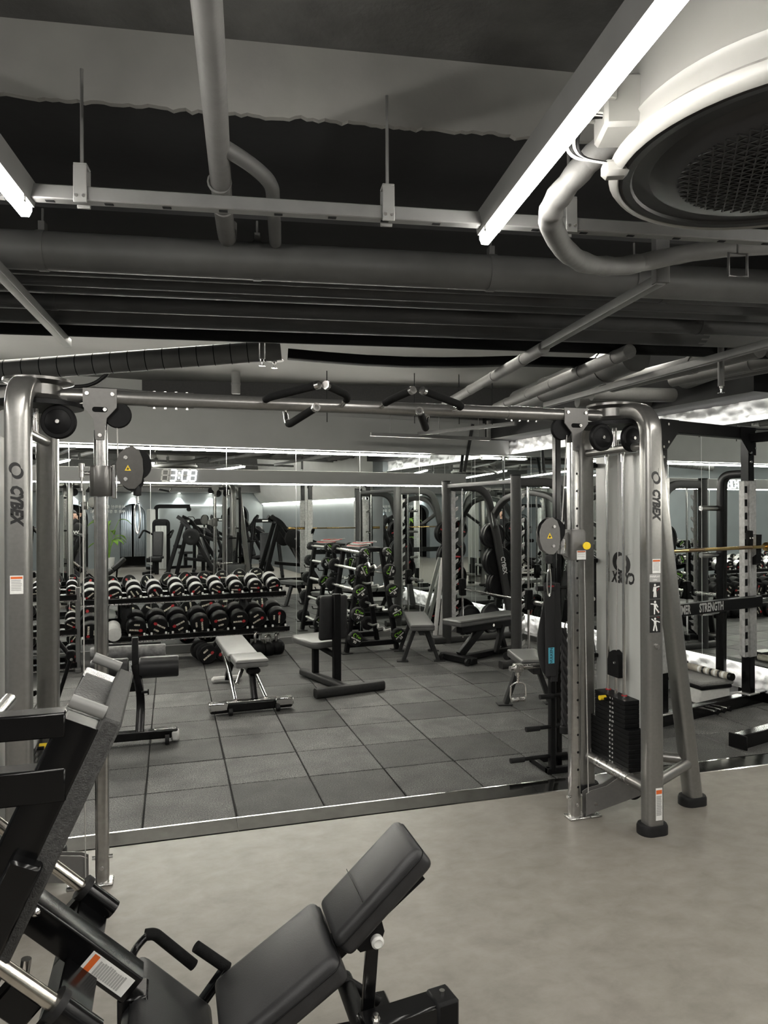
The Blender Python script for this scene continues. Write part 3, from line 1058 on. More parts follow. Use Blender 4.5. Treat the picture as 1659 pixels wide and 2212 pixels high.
part('pop_pin', 'steel', lambda m: (m.cyl((cx-.04, 3.58, 1.88), (cx-.085, 3.57, 1.88), .009, 12), m.cyl((cx-.08, 3.57, 1.86), (cx-.08, 3.57, 1.925), .0125, 14)), cg)
part('pin_tip', 'steel', lambda m: m.cyl((cx-.08, 3.57, 1.8), (cx-.08, 3.57, 1.86), .005, 8), cg)
part('hinge', 'chrome', lambda m: m.box((cx+.058, 3.6, 1.845), (.02, .05, .16), .004), cg)
hp = [(-.062, .02), (-.05, .06), (-.02, .092), (.012, .1), (.04, .08), (.055, .04), (.058, -.02), (.05, -.07), (.02, -.1), (-.01, -.1), (-.045, -.075), (-.062, -.03)]
hs = part('pulley_housing', 'graphite_dark', lambda m: m.prism(hp, (cx+.13, 3.575, 1.91), (1, 0, 0), (0, 0, 1), .006), label='dark pulley side plate with warning triangle')
part('pulley_housing', 'graphite_dark', lambda m: m.prism(hp, (cx+.13, 3.625, 1.91), (1, 0, 0), (0, 0, 1), .006))
part('pulley', 'black_satin', lambda m: m.lathe((cx+.15, 3.582, 1.925), (0, 1, 0), [(0, 0), (.075, 0), (.066, .018), (.075, .036), (0, .036)], 30), hs)
part('pulley', 'black_satin', lambda m: m.lathe((cx+.14, 3.582, 1.85), (0, 1, 0), [(0, 0), (.05, 0), (.04, .018), (.05, .036), (0, .036)], 24), hs)
for dz in (.045, -.055):
    part('plate_bolt', 'steel', lambda m: m.cyl((cx+.11, 3.572, 1.91+dz), (cx+.11, 3.562, 1.91+dz), .009, 10), hs)
def triangle(o, x, y, s, par):
    a = part('warning_triangle', 'yellow_plastic', lambda m: m.prism([(-s, -s*.9), (s, -s*.9), (0, s)], o, x, y, .001), par)
    z = V(x).cross(V(y)).normalized()
    part('warning_glyph', 'black_print', lambda m: (m.prism([(-.16*s, -.1*s), (.16*s, -.1*s), (.0, .55*s)], V(o)+z*.0008, x, y, .0006), m.prism([(-.45*s, -.6*s), (.2*s, -.6*s), (.5*s, -.15*s), (-.3*s, -.1*s)], V(o)+z*.0008, x, y, .0006)), par)
triangle((cx+.12, 3.571, 1.907), (1, 0, 0), (0, 0, 1), .014, hs)
bumper(cx+.16, 3.6, 1.825, .15)
part('steel_cable', 'cable', lambda m: m.tube([(cx+.07, 3.6, 2.15), (cx+.075, 3.6, 1.95)], .003, 6))
part('steel_cable', 'cable', lambda m: m.tube([(cx-.075, 3.57, 1.8), (cx-.07, 3.57, .03)], .003, 6))
# ---- carriage on the right column, turned towards the camera
cx = .925+1.238
ax = V((cos(radians(-8)), sin(radians(-8)), 0))
ay = V((-ax.y, ax.x, 0))
RR = MX.Rotation(radians(-8), 3, 'Z')
cg = part('carriage', 'graphite_plate', lambda m: m.sweep([(cx, 3.59, 1.425), (cx, 3.59, 1.445), (cx, 3.59, 1.575), (cx, 3.59, 1.595)], rrect(.1, .11, .02, 4), x=(1, 0, 0), scale=(.82, 1, 1, .82)), label='silver carriage block with yellow pull knob')
kn = V((cx+.028, 3.533, 1.508))
part('knob_collar', 'steel', lambda m: m.cyl(kn, kn+V((-.005, -.02, 0)), .016, 14), cg)
part('pull_knob', 'yellow_plastic', lambda m: m.lathe(kn+V((-.005, -.02, 0)), (-.3, -1, 0), [(.012, 0), (.021, .014), (.021, .03), (.0, .033)], 20), cg)
sticker(cg, CXo, (cx+.01, 3.534, 1.455), (1, 0, 0), (0, 0, 1), .056, .05, 3)
hx = V((cx-.2, 3.5, 1.565))
hd = V((.93, .37, 0)).normalized()
arm = part('hinge_bracket', 'graphite_plate', lambda m: m.prism([(-.06, .045), (.05, .085), (.05, -.085), (-.06, -.045)], (cx-.06, 3.57, 1.51), (1, .15, 0), (0, 0, 1), .012), cg)
part('hinge_barrel', 'steel', lambda m: m.cyl((cx-.11, 3.535, 1.465), (cx-.11, 3.535, 1.545), .022, 16), cg)
hp2 = [(a*1.02, b) for a, b in hp]
hs = part('pulley_housing', 'graphite_plate', lambda m: m.prism(hp2, hx, (1, .0, 0), (0, 0, 1), .005), label='silver pulley side plate with warning triangle')
part('pulley_housing', 'graphite_plate', lambda m: m.prism(hp2, hx+V((.01, .055, 0)), (1, 0, 0), (0, 0, 1), .005))
part('pulley', 'black_satin', lambda m: m.lathe(hx+V((.018, .005, .025)), (.1, 1, 0), [(0, 0), (.072, 0), (.06, .022), (.072, .042), (0, .042)], 30), hs)
for dx, dz in ((.02, .05), (.015, -.055)):
    part('plate_bolt', 'steel', lambda m: m.cyl(hx+V((dx, -.003, dz)), hx+V((dx, -.012, dz)), .008, 10), hs)
triangle(hx+V((-.005, -.0035, 0)), (1, 0, 0), (0, 0, 1), .016, hs)
bumper(hx.x+.005, hx.y+.025, 1.46, .15)
part('steel_cable', 'cable', lambda m: m.tube([(cx-.05, 3.58, 2.12), hx+V((.085, .03, .03))], .003, 6))
part('steel_cable', 'cable', lambda m: m.tube([(cx+.045, 3.56, 1.42), (cx+.07, 3.57, .12)], .003, 6))
pm('rod_steel', (.5, .47, .42), .22, 1., .12, 30)
pm('grip_coat', (.03, .03, .029), .7, 0., .5, 120, bump=.5, bscale=260)
pm('grip_black', (.02, .02, .02), .5, 0., .6, 90, bump=.8, bscale=120)
# ================================================================ plate-loaded leg press in the foreground
LO = V((.1, 2.0, FZ))
LG = thing('leg_press', 'black leg press machine with grey padded seat in the foreground', 'exercise machine', LO)
def lp(name, mat, fn, parent=LG, label=None, ang=38):
    return part(name, mat, fn, parent, LO, label, ang)
def pad(name, c, size, xdir, zdir, parent, org, mat='pad_vinyl', r=.022, dome=.006, label=None, piping=True, seg=4):
    """upholstered pad: local x along xdir, z along zdir"""
    me = softbox(size, r, seg, dome)
    o = link(name, me, mat, parent, label)
    x, z = V(xdir).normalized(), V(zdir).normalized()
    y = z.cross(x).normalized()
    z = x.cross(y)
    c = V(c)-V(org)
    o.matrix_local = MX(((x.x, y.x, z.x, c.x), (x.y, y.y, z.y, c.y), (x.z, y.z, z.z, c.z), (0, 0, 0, 1)))
    if piping:
        mb = MB()
        hx, hy, hz = size[0]/2+.001, size[1]/2+.001, size[2]/2-r*1.05
        pr = rrect(2*hx, 2*hy, r, 4)
        mb.tube([(a, b, hz) for a, b in pr], .0022, 6, closed=True)
        mb.build('piping', 'black_satin', o)
    return o
def inc(p, q_):
    return (V(q_)-V(p)).normalized()
# --- pads
def padline(name, p0, p1, yc, wd, th, **kw):
    """pad whose top face runs from p0 to p1 in the x-z plane"""
    a, b = V((p0[0], yc, p0[1])), V((p1[0], yc, p1[1]))
    d = (b-a).normalized()
    n = V((-d.z, 0, d.x))
    return pad(name, (a+b)/2-n*(th/2), ((b-a).length, wd, th), d, n, LG, LO, **kw)
padline('back_pad', (.105, .345), (.405, .538), 2.0, .31, .085, r=.028, dome=.012)
hp_ = padline('head_pad', (.408, .548), (.652, .768), 2.0, .215, .075, r=.024, dome=.008)
mb = MB()
mb.box((-.04, 0, .0385+.0075), (.002, .19, .002), .0005)
mb.build('stitching', 'black_satin', hp_)
padline('seat_pad', (-.085, .462), (.115, .268), 2.0, .32, .075, r=.028, dome=.01)
# --- spine
d45 = inc((-.24, 0, .604), (-.347, 0, .706))
sp0, sp1 = V((-.1, 2.0, .472)), V((-.1, 2.0, .472))+d45*1.35
lp('spine', 'black_gloss', lambda m: m.sweep([sp0, sp1], rrect(.08, .075, .006), x=(0, 1, 0)), label='black inclined spine beam')
lp('front_post', 'black_gloss', lambda m: m.box((-.1, 2.0, .22), (.075, .08, .47), .005))
nrm = V((d45.z, 0, -d45.x))
if nrm.z < 0:
    nrm = -nrm
lb = sp0+d45*.082+V((0, -.0405, 0))
sticker(LG, LO, lb, nrm, d45, .05, .135, 12)
for k, (t, h) in enumerate(((.33, .02), (.4, -.035))):
    c = sp0+d45*t+V((0, -.04, 0))+nrm*h
    lp('spine_bolt', 'chrome', lambda m: m.lathe(c, (0, -1, 0), [(.012, 0), (.012, .006), (.006, .012), (0, .013)], 12))
# --- guide rods
for y in (2.26, 1.74):
    e = V((-.24, y, .604))
    lp('guide_rod', 'rod_steel', lambda m: m.cyl(e, e+d45*1.25, .0175, 20))
    cv = lp('rod_holder', 'black_gloss', lambda m: m.cyl(e-d45*.1, e, .0265, 20))
    lp('rubber_stop', 'rubber_hex', lambda m: m.cyl(e, e+d45*.018, .036, 20), cv)
    yy = (y+2.0)/2
    mid = e-d45*.05-nrm*.05
    lp('holder_bracket', 'black_gloss', lambda m: m.box((mid.x, yy, mid.z), (.1, abs(y-2.0)+.02, .06), .004, MX((tuple((d45.x, 0, nrm.x)), (0, 1, 0), (d45.z, 0, nrm.z)))))
    lp('holder_bracket', 'black_gloss', lambda m: m.box((mid.x, y, mid.z+.015), (.1, .05, .08), .004, MX(((d45.x, 0, nrm.x), (0, 1, 0), (d45.z, 0, nrm.z)))))
# --- sled: foot plate and its frame (normal points down the rails to the seat)
pd = inc((-.29, 0, .828), (-.106, 0, 1.221))
pn_ = V((pd.z, 0, -pd.x))
top = V((-.106, 2.0, 1.221))
Rpl = MX(((pd.x, 0, -pn_.x), (0, 1, 0), (pd.z, 0, -pn_.z)))
def along(t, n, y=2.0):
    return top-pd*t-pn_*n+V((0, y-2.0, 0))
fp = lp('foot_plate', 'grip_coat', lambda m: m.box(along(.36, .024), (.72, .54, .046), .006, Rpl), label='wide foot plate with grey non-slip coating')
for y in (1.79, 2.21):
    lp('sled_frame', 'black_gloss', lambda m: m.sweep([along(.03, .085, y), along(.7, .085, y)], rrect(.09, .12, .008), x=pn_))
lp('sled_top_panel', 'grip_black', lambda m: m.box(along(.035, .085), (.012, .4, .085), .004, Rpl))
for y in (1.745, 2.25):
    lp('sled_end_bar', 'clamp_grey', lambda m: m.sweep([along(-.006, .045, y), along(-.006, .125, y)], rrect(.03, .028, .01), x=(0, 1, 0)))
lp('sled_back_panel', 'black_gloss', lambda m: m.box(along(.36, .085), (.6, .34, .06), .004, Rpl))
for z, th in ((1.23, .055), (1.098, .075)):
    for y in (1.76,):
        lp('weight_arm', 'black_gloss', lambda m: m.box((-.525, y+(.002 if y > 2 else -.004), z), (.6, .058, th), .004))
for y in (1.74, 2.26):
    c = V((-.62, y, .965))
    lp('sled_roller', 'charcoal', lambda m: m.cyl(c-d45*.12+V((0, 0, 0)), c+d45*.12, .036, 20))
    lp('roller_housing', 'black_gloss', lambda m: m.box(along(.43, .06, y), (.2, .09, .07), .006, Rpl))
lp('weight_peg', 'chrome', lambda m: m.cyl((-.5, 1.45, 1.1), (-.5, 1.75, 1.1), .024, 16))
lp('weight_peg', 'chrome', lambda m: m.cyl((-.5, 2.25, 1.1), (-.5, 2.55, 1.1), .024, 16))
# --- catch stop at the near side
sb = lp('safety_stop', 'black_gloss', lambda m: m.box((-.335, 1.8, .6), (.09, .06, .07), .005, MX(((d45.x, 0, nrm.x), (0, 1, 0), (d45.z, 0, nrm.z)))))
lp('stop_bolt', 'chrome', lambda m: m.cyl((-.325, 1.8, .64), (-.318, 1.8, .69), .011, 12), sb)
# --- hand grips
h = lp('grip_handle', 'black_gloss', lambda m: m.tube(fillet([(-.115, 2.1, .42), (-.11, 2.22, .43), (-.06, 2.25, .462), (.06, 2.25, .338)], .03, 5), .011, 12))
lp('grip_foam', 'foam', lambda m: m.tube(fillet([(-.078, 2.245, .455), (-.052, 2.25, .452), (.06, 2.25, .338)], .03, 5), .0165, 14), h)
h = lp('grip_handle', 'black_gloss', lambda m: m.sweep([(.06, 2.17, .25), (.15, 2.2, .342)], rrect(.024, .03, .004)))
lp('grip_foam', 'foam', lambda m: m.tube([(.064, 2.2, .423), (.156, 2.2, .342)], .0165, 14), h)
# --- under-structure of the backrest
dd = inc((.105, 0, .345), (.405, 0, .538))
nn = V((-dd.z, 0, dd.x))
lp('back_frame', 'black_satin', lambda m: m.sweep([V((.06, 2.0, .33))-nn*.115, V((.63, 2.0, .74))-nn*.1], rrect(.04, .06, .005), x=(0, 1, 0)))
bk = lp('pivot_bracket', 'black_satin', lambda m: m.prism([(-.06, .045), (.03, .06), (.05, -.02), (.035, -.06), (-.02, -.06), (-.06, -.01)], (.515, 1.945, .545), (1, 0, .1), (0, 0, 1), .02))
lp('pivot_cap', 'white_metal', lambda m: m.lathe((.541, 1.94, .51), (0, -1, 0), [(.017, 0), (.018, .02), (.012, .026), (.012, .022), (0, .022)], 18), bk)
lp('support_bar', 'black_gloss', lambda m: m.sweep([(.535, 1.95, .52), (.515, 1.95, .27)], rrect(.035, .02, .003), x=(1, 0, 0)))
lp('adjust_tube', 'black_satin', lambda m: m.cyl((.4, 2.1, .375), (.59, 2.1, .225), .0165, 14))
lp('adjust_pivot', 'black_satin', lambda m: m.cyl((.495, 1.9, .285), (.495, 2.14, .285), .026, 16))
lp('rear_frame', 'black_gloss', lambda m: m.box((.62, 1.9, .265), (.28, .075, .14), .006, rz=radians(8)))
lp('rear_cap', 'black_satin', lambda m: m.box((.725, 1.91, .275), (.07, .08, .135), .008, rz=radians(8)))
for x, y in ((.725, 1.91), (.52, 1.87)):
    lp('frame_bolt', 'chrome', lambda m: (m.cyl((x, y, .325), (x, y, .352), .008, 12), m.cyl((x, y, .325), (x, y, .34), .013, 12)))
lp('seat_rail', 'black_gloss', lambda m: m.sweep([(-.1, 2.0, .3), (.2, 2.0, .2), (.62, 2.0, .2)], rrect(.06, .07, .005), x=(0, 1, 0)))
lp('rear_post', 'black_gloss', lambda m: m.box((.62, 1.95, .09), (.07, .16, .22), .005))
# --- floor frame and front tower (mostly outside the picture)
lp('floor_tube', 'black_gloss', lambda m: m.box((-.3, 2.0, FZ+.035), (2.1, .08, .07), .005))
for x in (-1.25, .66):
    lp('floor_crossbar', 'black_gloss', lambda m: m.box((x, 2.0, FZ+.035), (.08, .8, .07), .005))
for y in (1.74, 2.26):
    e = V((-.24, y, .604))+d45*1.2
    lp('tower_post', 'black_gloss', lambda m: m.sweep([(e.x, y, e.z), (e.x-.1, y, FZ+.06)], rrect(.07, .07, .005)))
lp('tower_crossbar', 'black_gloss', lambda m: m.box((-1.11, 2.0, 1.42), (.07, .6, .07), .005))
# ================================================================ free weights
pm('pad_grey_lit', (.17, .17, .166), .4, 0., .15, 14, bump=.05, bscale=240)  # paler copy of the grey pad vinyl, light from above painted into its colour
pm('pad_grey', (.085, .085, .083), .4, 0., .15, 14, bump=.05, bscale=240)
pm('cream_print', (.78, .74, .62), .5, 0., .05, 30)
pm('urethane', (.007, .007, .0075), .4, 0., .2, 40, spec=.22)
pm('urethane_band', (.45, .45, .45), .3, .8, .1, 40)
ORD = ['first', 'second', 'third', 'fourth', 'fifth', 'sixth', 'seventh', 'eighth', 'ninth', 'tenth', 'eleventh']
def blob(mb, o, x, y, s, sd=3):
    rnd = random.Random(sd)
    pts = []
    for k in range(14):
        t = 2*pi*k/14
        r = s*rnd.uniform(.62, 1.15)
        pts.append((r*1.25*cos(t), r*.85*sin(t)))
    mb.prism(pts, o, x, y, .001)
def make_dumbbell(R, hl, L, band, kg):
    """dumbbell along local y, centre at origin"""
    t = thing('dumbbell', 'black dumbbell', 'dumbbell')
    for s in (-1, 1):
        mb = MB()
        b0, b1 = L/2-hl, L/2
        mb.lathe((0, 0, 0), (0, s, 0), [(0, b0), (R*.7, b0), (R*.97, b0+.01), (R, b0+.018), (R, b1-.012), (R*.96, b1-.003), (R*.9, b1), (R*.88, b1-.003), (0, b1-.003)], 28)
        h = mb.build('dumbbell_head', 'urethane', t)
        if band:
            mb = MB()
            mb.lathe((0, 0, 0), (0, s, 0), [(R*.99, b0+.016), (R*1.012, b0+.018), (R*1.012, b1-.014), (R*.99, b1-.012)], 28)
            mb.build('steel_band', 'urethane_band', h)
        yy = s*(b1-.0025)
        x, y = ((1, 0, 0) if s < 0 else (-1, 0, 0)), (0, 0, 1)
        mb = MB()
        blob(mb, (x[0]*R*.42, yy, -R*.18), x, y, R*.2)
        mb.build('bull_mark', 'red_print', h)
        txt('lettering', 'IRON BULL', 'cream_print', h, (-x[0]*R*.22, yy+s*.0008, -R*.18), x, y, R*.24, bold=R*.012, squash=.78)
        txt('weight_number', kg, 'cream_print', h, (0, yy+s*.0008, R*.4), x, y, R*.24, bold=R*.012)
    mb = MB()
    a = L/2-hl
    mb.lathe((0, 0, 0), (0, 1, 0), [(R*.3, -a-.001), (R*.3, -a+.012), (.0155, -a+.016), (.0175, 0), (.0155, a-.016), (R*.3, a-.012), (R*.3, a+.001)], 16)
    mb.build('handle', 'chrome', t)
    return reg(t)
pm('cream_print', (.78, .74, .62), .5, 0., .05, 30)
def place_db(first, proto, a, k, z, tilt, spin, label, group, yaw_=0.):
    r = proto if first else dup(proto)
    p = Mf(a, k, z)
    m = MX.Translation(p) @ MX.Rotation(AM+yaw_, 4, 'Z') @ MX.Rotation(tilt, 4, 'X') @ MX.Rotation(spin, 4, 'Y')
    r.matrix_world = m
    r['label'] = label
    r['group'] = group
    return r
spins_u = [2.4, 2.7, 1.0, 4.1, -.65+pi, -.75+pi, .45, .05, .05, -.25]
ut = [(.115, .784), (.361, .79), (.574, .793), (.796, .792), (1.034, .806), (1.25, .806), (1.482, .808), (1.708, .808), (1.934, .82), (2.158, .828)]
protoU = make_dumbbell(.082, .105, .31, True, '24KG')
for i, (a, z) in enumerate(ut):
    place_db(i == 0, protoU, a, 8.52+.15, z+.034, radians(13), spins_u[i], ORD[i]+' dumbbell from the left on the upper shelf of the long rack', 'dumbbells on the upper shelf of the long rack')
spins_l = [1.6, 1.5, .1, .5+pi, -.5+pi, 1.45+pi, -.25+pi, -.05, -.55, -1.6]
lt = [(.113, .396), (.35, .39), (.592, .408), (.825, .412), (1.053, .414), (1.291, .414), (1.518, .43), (1.745, .436), (1.96, .436), (2.202, .44)]
protoL = make_dumbbell(.108, .125, .36, False, '42KG')
lo = [x for x in lt if abs(x[0]-.35) > .01]
for i, (a, z) in enumerate(lo):
    place_db(i == 0, protoL, a, 8.52+.175, z+.04, radians(13), spins_l[i if i < 1 else i+1], ORD[i]+' heavy dumbbell from the left on the lower shelf of the long rack', 'heavy dumbbells on the lower shelf of the long rack')
place_db(False, protoL, 1.312, 8.3+.14, .11, 0, -.65, 'heavy dumbbell on the floor in front of the long rack', 'heavy dumbbells on the floor', .12)
place_db(False, protoL, 1.545, 8.36+.14, .11, 0, 2.2, 'heavy dumbbell on the floor half hidden behind the padded bench', 'heavy dumbbells on the floor', -.1)
# ---- long two-shelf rack
def shelf(t, a0, a1, z, y0, dz=.06, saddles=(), R=.09):
    for y, zz in ((y0, z), (y0+.17, z+.04)):
        mb = MB()
        mb.box(((a0+a1)/2, y, zz), (a1-a0, .05, dz), .004, MX.Rotation(radians(13), 3, 'X'))
        mb.build('shelf_rail', 'black_gloss', t)
    mb = MB()
    mb.box(((a0+a1)/2, y0-.02, z-dz/2-.008), (a1-a0, .03, .01), .002, MX.Rotation(radians(13), 3, 'X'))
    mb.build('shelf_lip', 'steel', t)
    for a in saddles:
        for s in (-1, 1):
            mb = MB()
            mb.box((a+s*R*.72, y0-.012, z+.036), (.022, .02, .03), .004)
            mb.build('saddle', 'white_metal', t)
OR = Mf(1.17, 8.6)
t = thing('dumbbell_rack', 'black two-shelf dumbbell rack in front of the mirror wall', 'rack', OR, AM)
def loc(a, k=None):
    return a-1.17
shelf(t, .03-1.17, 2.29-1.17, .735, -.12, saddles=[a-1.17 for a, _ in ut], R=.082)
shelf(t, .03-1.17, 2.33-1.17, .315, -.13, saddles=[a-1.17 for a, _ in lo], R=.108)
for a in (.5-1.17, 1.85-1.17):
    mb = MB()
    mb.sweep([(a, .12, .03), (a, .2, .79)], rrect(.05, .12, .006), x=(0, 1, 0))
    mb.build('upright', 'black_gloss', t)
    mb = MB()
    mb.box((a, .06, .02), (.09, .56, .04), .005)
    mb.build('foot', 'black_gloss', t)
    for z in (.7, .29):
        mb = MB()
        mb.sweep([(a, -.14, z-.03), (a, .18, z+.06)], rrect(.05, .04, .004), x=(0, 0, 1))
        mb.build('shelf_arm', 'black_gloss', t)
mb = MB()
mb.lathe((.35-1.17, -.24, .38), (0, 1, .22), [(0, 0), (.05, 0), (.075, .004), (.075, .1), (.078, .1), (.078, .12), (.075, .12), (.075, .25), (0, .25)], 24)
o = mb.build('foam_roller', 'white_metal')
o.location = OR
o.rotation_euler = (0, 0, AM)
tag(o, 'pale grey foam roller lying among the heavy dumbbells', 'foam roller')
# ---- left rack with small dumbbells
OL = Mf(-1.0, 8.6)
t = thing('dumbbell_rack', 'grey three-shelf dumbbell rack at the left of the mirror wall', 'rack', OL, AM)
for z in (.8, .43, .07):
    shelf(t, -.96, .98, z, -.12)
for a in (-.98, .99):
    mb = MB()
    mb.box((a, -.1, .45), (.05, .06, .9), .006)
    mb.build('upright', 'strut_grey', t)
    mb = MB()
    mb.box((a, .05, .02), (.06, .55, .04), .005)
    mb.build('foot', 'strut_grey', t)
protoS = make_dumbbell(.058, .07, .26, True, '8KG')
protoM = make_dumbbell(.07, .08, .28, True, '14KG')
first = {0: True, 1: True}
for r_, (z, pr, key) in enumerate(((.885, protoS, 0), (.525, protoM, 1), (.165, protoM, 1))):
    n = 11 if key == 0 else 8
    for i in range(n):
        a = -.07-1.87*i/n
        place_db(first[key], pr, a, 8.52+.13, z+.0, radians(13), random.uniform(0, 6.28), ORD[i]+' small dumbbell from the right on the '+('upper', 'middle', 'lowest')[r_]+' shelf of the left rack', 'small dumbbells on the left rack')
        first[key] = False
# ================================================================ barbell rack with fixed barbells
def make_barbell(R, L, curl, num):
    t = thing('fixed_barbell', 'fixed barbell', 'barbell')
    for s in (-1, 1):
        mb = MB()
        mb.lathe((0, s*(L/2-.075), 0), (0, s, 0), [(0, 0), (R*.75, 0), (R, .012), (R, .063), (R*.9, .075), (0, .075)], 12)
        h = mb.build('barbell_head', 'rubber_hex', t, ang=20)
        yy = s*(L/2)+s*.0008
        x, y = ((1, 0, 0) if s < 0 else (-1, 0, 0)), (0, 0, 1)
        txt('brand_lettering', 'You', 'green_print', h, (x[0]*R*.2, yy, R*.36), x, y, R*.48, bold=R*.008)
        mb = MB()
        lp_ = [(R*.25*cos(pi*(.3+1.2*k/8)), R*.25*sin(pi*(.3+1.2*k/8))) for k in range(9)]
        li_ = [(R*.16*cos(pi*(.3+1.2*k/8))+R*.03, R*.18*sin(pi*(.3+1.2*k/8))) for k in range(8, -1, -1)]
        mb.prism(lp_+li_, (-x[0]*R*.38, yy, R*.36), x, y, .001)
        mb.build('brand_emblem', 'green_print', h)
        txt('lettering', 'BODY GROUP', 'white_print', h, (0, yy, -R*.05), x, y, R*.22, bold=R*.012)
        txt('weight_number', num, 'white_print', h, (0, yy, -R*.42), x, y, R*.48, bold=R*.012)
    e = L/2-.07
    if curl:
        pts = [(0, -e, 0), (0, -.28, 0), (.05, -.2, 0), (-.02, -.1, 0), (.03, 0, 0), (-.02, .1, 0), (.05, .2, 0), (0, .28, 0), (0, e, 0)]
        pts = fillet(pts, .035, 4)
    else:
        pts = [(0, -e, 0), (0, e, 0)]
    mb = MB()
    mb.tube(pts, .0145, 10)
    mb.build('bar', 'bar_chrome', t)
    if not curl:
        for k in range(9):
            mb = MB()
            yk = -.26+.065*k
            mb.lathe((0, yk, 0), (0, 1, 0), [(.0145, 0), (.02, .014), (.02, .032), (.0145, .046)], 10)
            mb.build('grip_ring', 'bar_chrome', t)
    return reg(t)
BLs = [(3.144, 1.208, .06, '30'), (3.119, .997, .082, '40'), (3.083, .751, .085, '60'), (3.052, .484, .087, '70'), (3.016, .197, .092, '90')]
BRs = [(3.437, 1.214, .058, '25'), (3.467, .99, .08, '40'), (3.502, .749, .083, '50'), (3.544, .489, .085, '70'), (3.579, .201, .089, '50')]
spn = [[-.8, -1.1, .6, -.3, -.5], [-.6, 1.25, .55, 3.55, .65]]
LV = ['topmost', 'second from the top', 'third from the top', 'fourth from the top', 'lowest']
for side, rows in enumerate((BLs, BRs)):
    for i, (a, z, R, num) in enumerate(rows):
        b = make_barbell(R, 1.0, side == 1, num)
        p = Mf(a-.02, 8.02+.5, z+.01)
        b.matrix_world = MX.Translation(p) @ MX.Rotation(AM+radians(2.5), 4, 'Z') @ MX.Rotation(radians(1), 4, 'X') @ MX.Rotation(-spn[side][i], 4, 'Y')
        b['label'] = LV[i]+(' straight fixed barbell on the left side of the barbell rack' if side == 0 else ' curl-bar fixed barbell on the right side of the barbell rack')
        b['group'] = 'fixed barbells on the A-frame rack'
OB = Mf(3.29, 8.52)
t = thing('barbell_rack', 'black A-frame barbell rack with cables lying on top', 'rack', OB, AM)
for y in (-.32, .32):
    for s in (-1, 1):
        mb = MB()
        mb.sweep([(s*.33, y, .02), (s*.13, y, 1.25)], rrect(.05, .07, .006), x=(1, 0, 0))
        mb.build('upright', 'black_satin', t)
        mb = MB()
        mb.box((s*.33, y, .006), (.13, .12, .012), .003)
        mb.build('foot_plate', 'charcoal', t)
        for i in range(5):
            z = 1.19-.258*i
            mb = MB()
            x0 = s*(.13+.2*(1.25-z)/1.23)
            mb.sweep([(x0, y, z-.03), (x0+s*.1, y, z-.02), (x0+s*.115, y, z+.015)], rrect(.03, .012, .003), x=(0, 1, 0))
            mb.build('bar_hook', 'black_satin', t)
    mb = MB()
    mb.box((0, y, .1), (.6, .05, .06), .005)
    mb.build('base_bar', 'black_satin', t)
    mb = MB()
    mb.box((0, y, 1.24), (.3, .05, .05), .005)
    mb.build('top_bar', 'black_satin', t)
for s in (-1, 1):
    mb = MB()
    mb.box((s*.13, 0, 1.245), (.05, .7, .04), .005)
    mb.build('top_rail', 'charcoal', t)
mb = MB()
mb.box((0, 0, .1), (.05, .62, .05), .005)
mb.build('base_rail', 'black_satin', t)
rnd = random.Random(5)
for k in range(7):
    pts = []
    ph = rnd.uniform(0, 6)
    for i in range(24):
        u = 2*pi*i/24
        pts.append((.16*cos(u)*(.8+.2*sin(ph+u))+.02*k-.06, .15*sin(u)*(.7+.3*cos(2*u+ph)), 1.275+.008*k+.004*sin(3*u+ph)))
    mb = MB()
    mb.tube(pts, .004, 6, closed=True)
    o = mb.build('cable_loop', ('cable', 'red_print', 'clamp_grey', 'cable')[k % 4])
    o.location = OB
    o.rotation_euler = (0, 0, AM)
    tag(o, ['lowest grey cable loop', 'red cable loop', 'middle grey cable loop', 'pale cable loop', 'upper grey cable loop', 'upper red cable loop', 'topmost grey cable loop'][k]+' coiled on top of the barbell rack', 'cable', 'cables on the barbell rack')
# ================================================================ kettlebells
def make_kettlebell():
    t = thing('kettlebell', 'kettlebell', 'kettlebell')
    mb = MB()
    mb.lathe((0, 0, 0), (0, 0, 1), [(.0, 0), (.06, 0), (.085, .02), (.102, .07), (.1, .11), (.085, .15), (.055, .18), (.03, .19), (0, .192)], 24)
    mb.build('ball', 'black_satin', t)
    mb = MB()
    mb.tube(fillet([(-.042, 0, .16), (-.06, 0, .25), (-.04, 0, .285), (.04, 0, .285), (.06, 0, .25), (.042, 0, .16)], .03, 5), .0165, 12)
    mb.build('handle', 'chrome', t)
    return reg(t)
kb = make_kettlebell()
for i, (a, k, s, rz, lab) in enumerate(((1.94, 8.46, 1.0, .9, 'largest of three black kettlebells, nearest the dumbbell rack'), (2.075, 8.5, .82, .6, 'smallest black kettlebell between its two neighbours'), (2.2, 8.55, .9, 1.1, 'black kettlebell farthest from the dumbbell rack'))):
    r = kb if i == 0 else dup(kb)
    r.location = Mf(a, k, .0)
    r.rotation_euler = (0, 0, rz)
    r.scale = (s, s, s)
    r['label'] = lab
    r['group'] = 'kettlebells by the mirror'
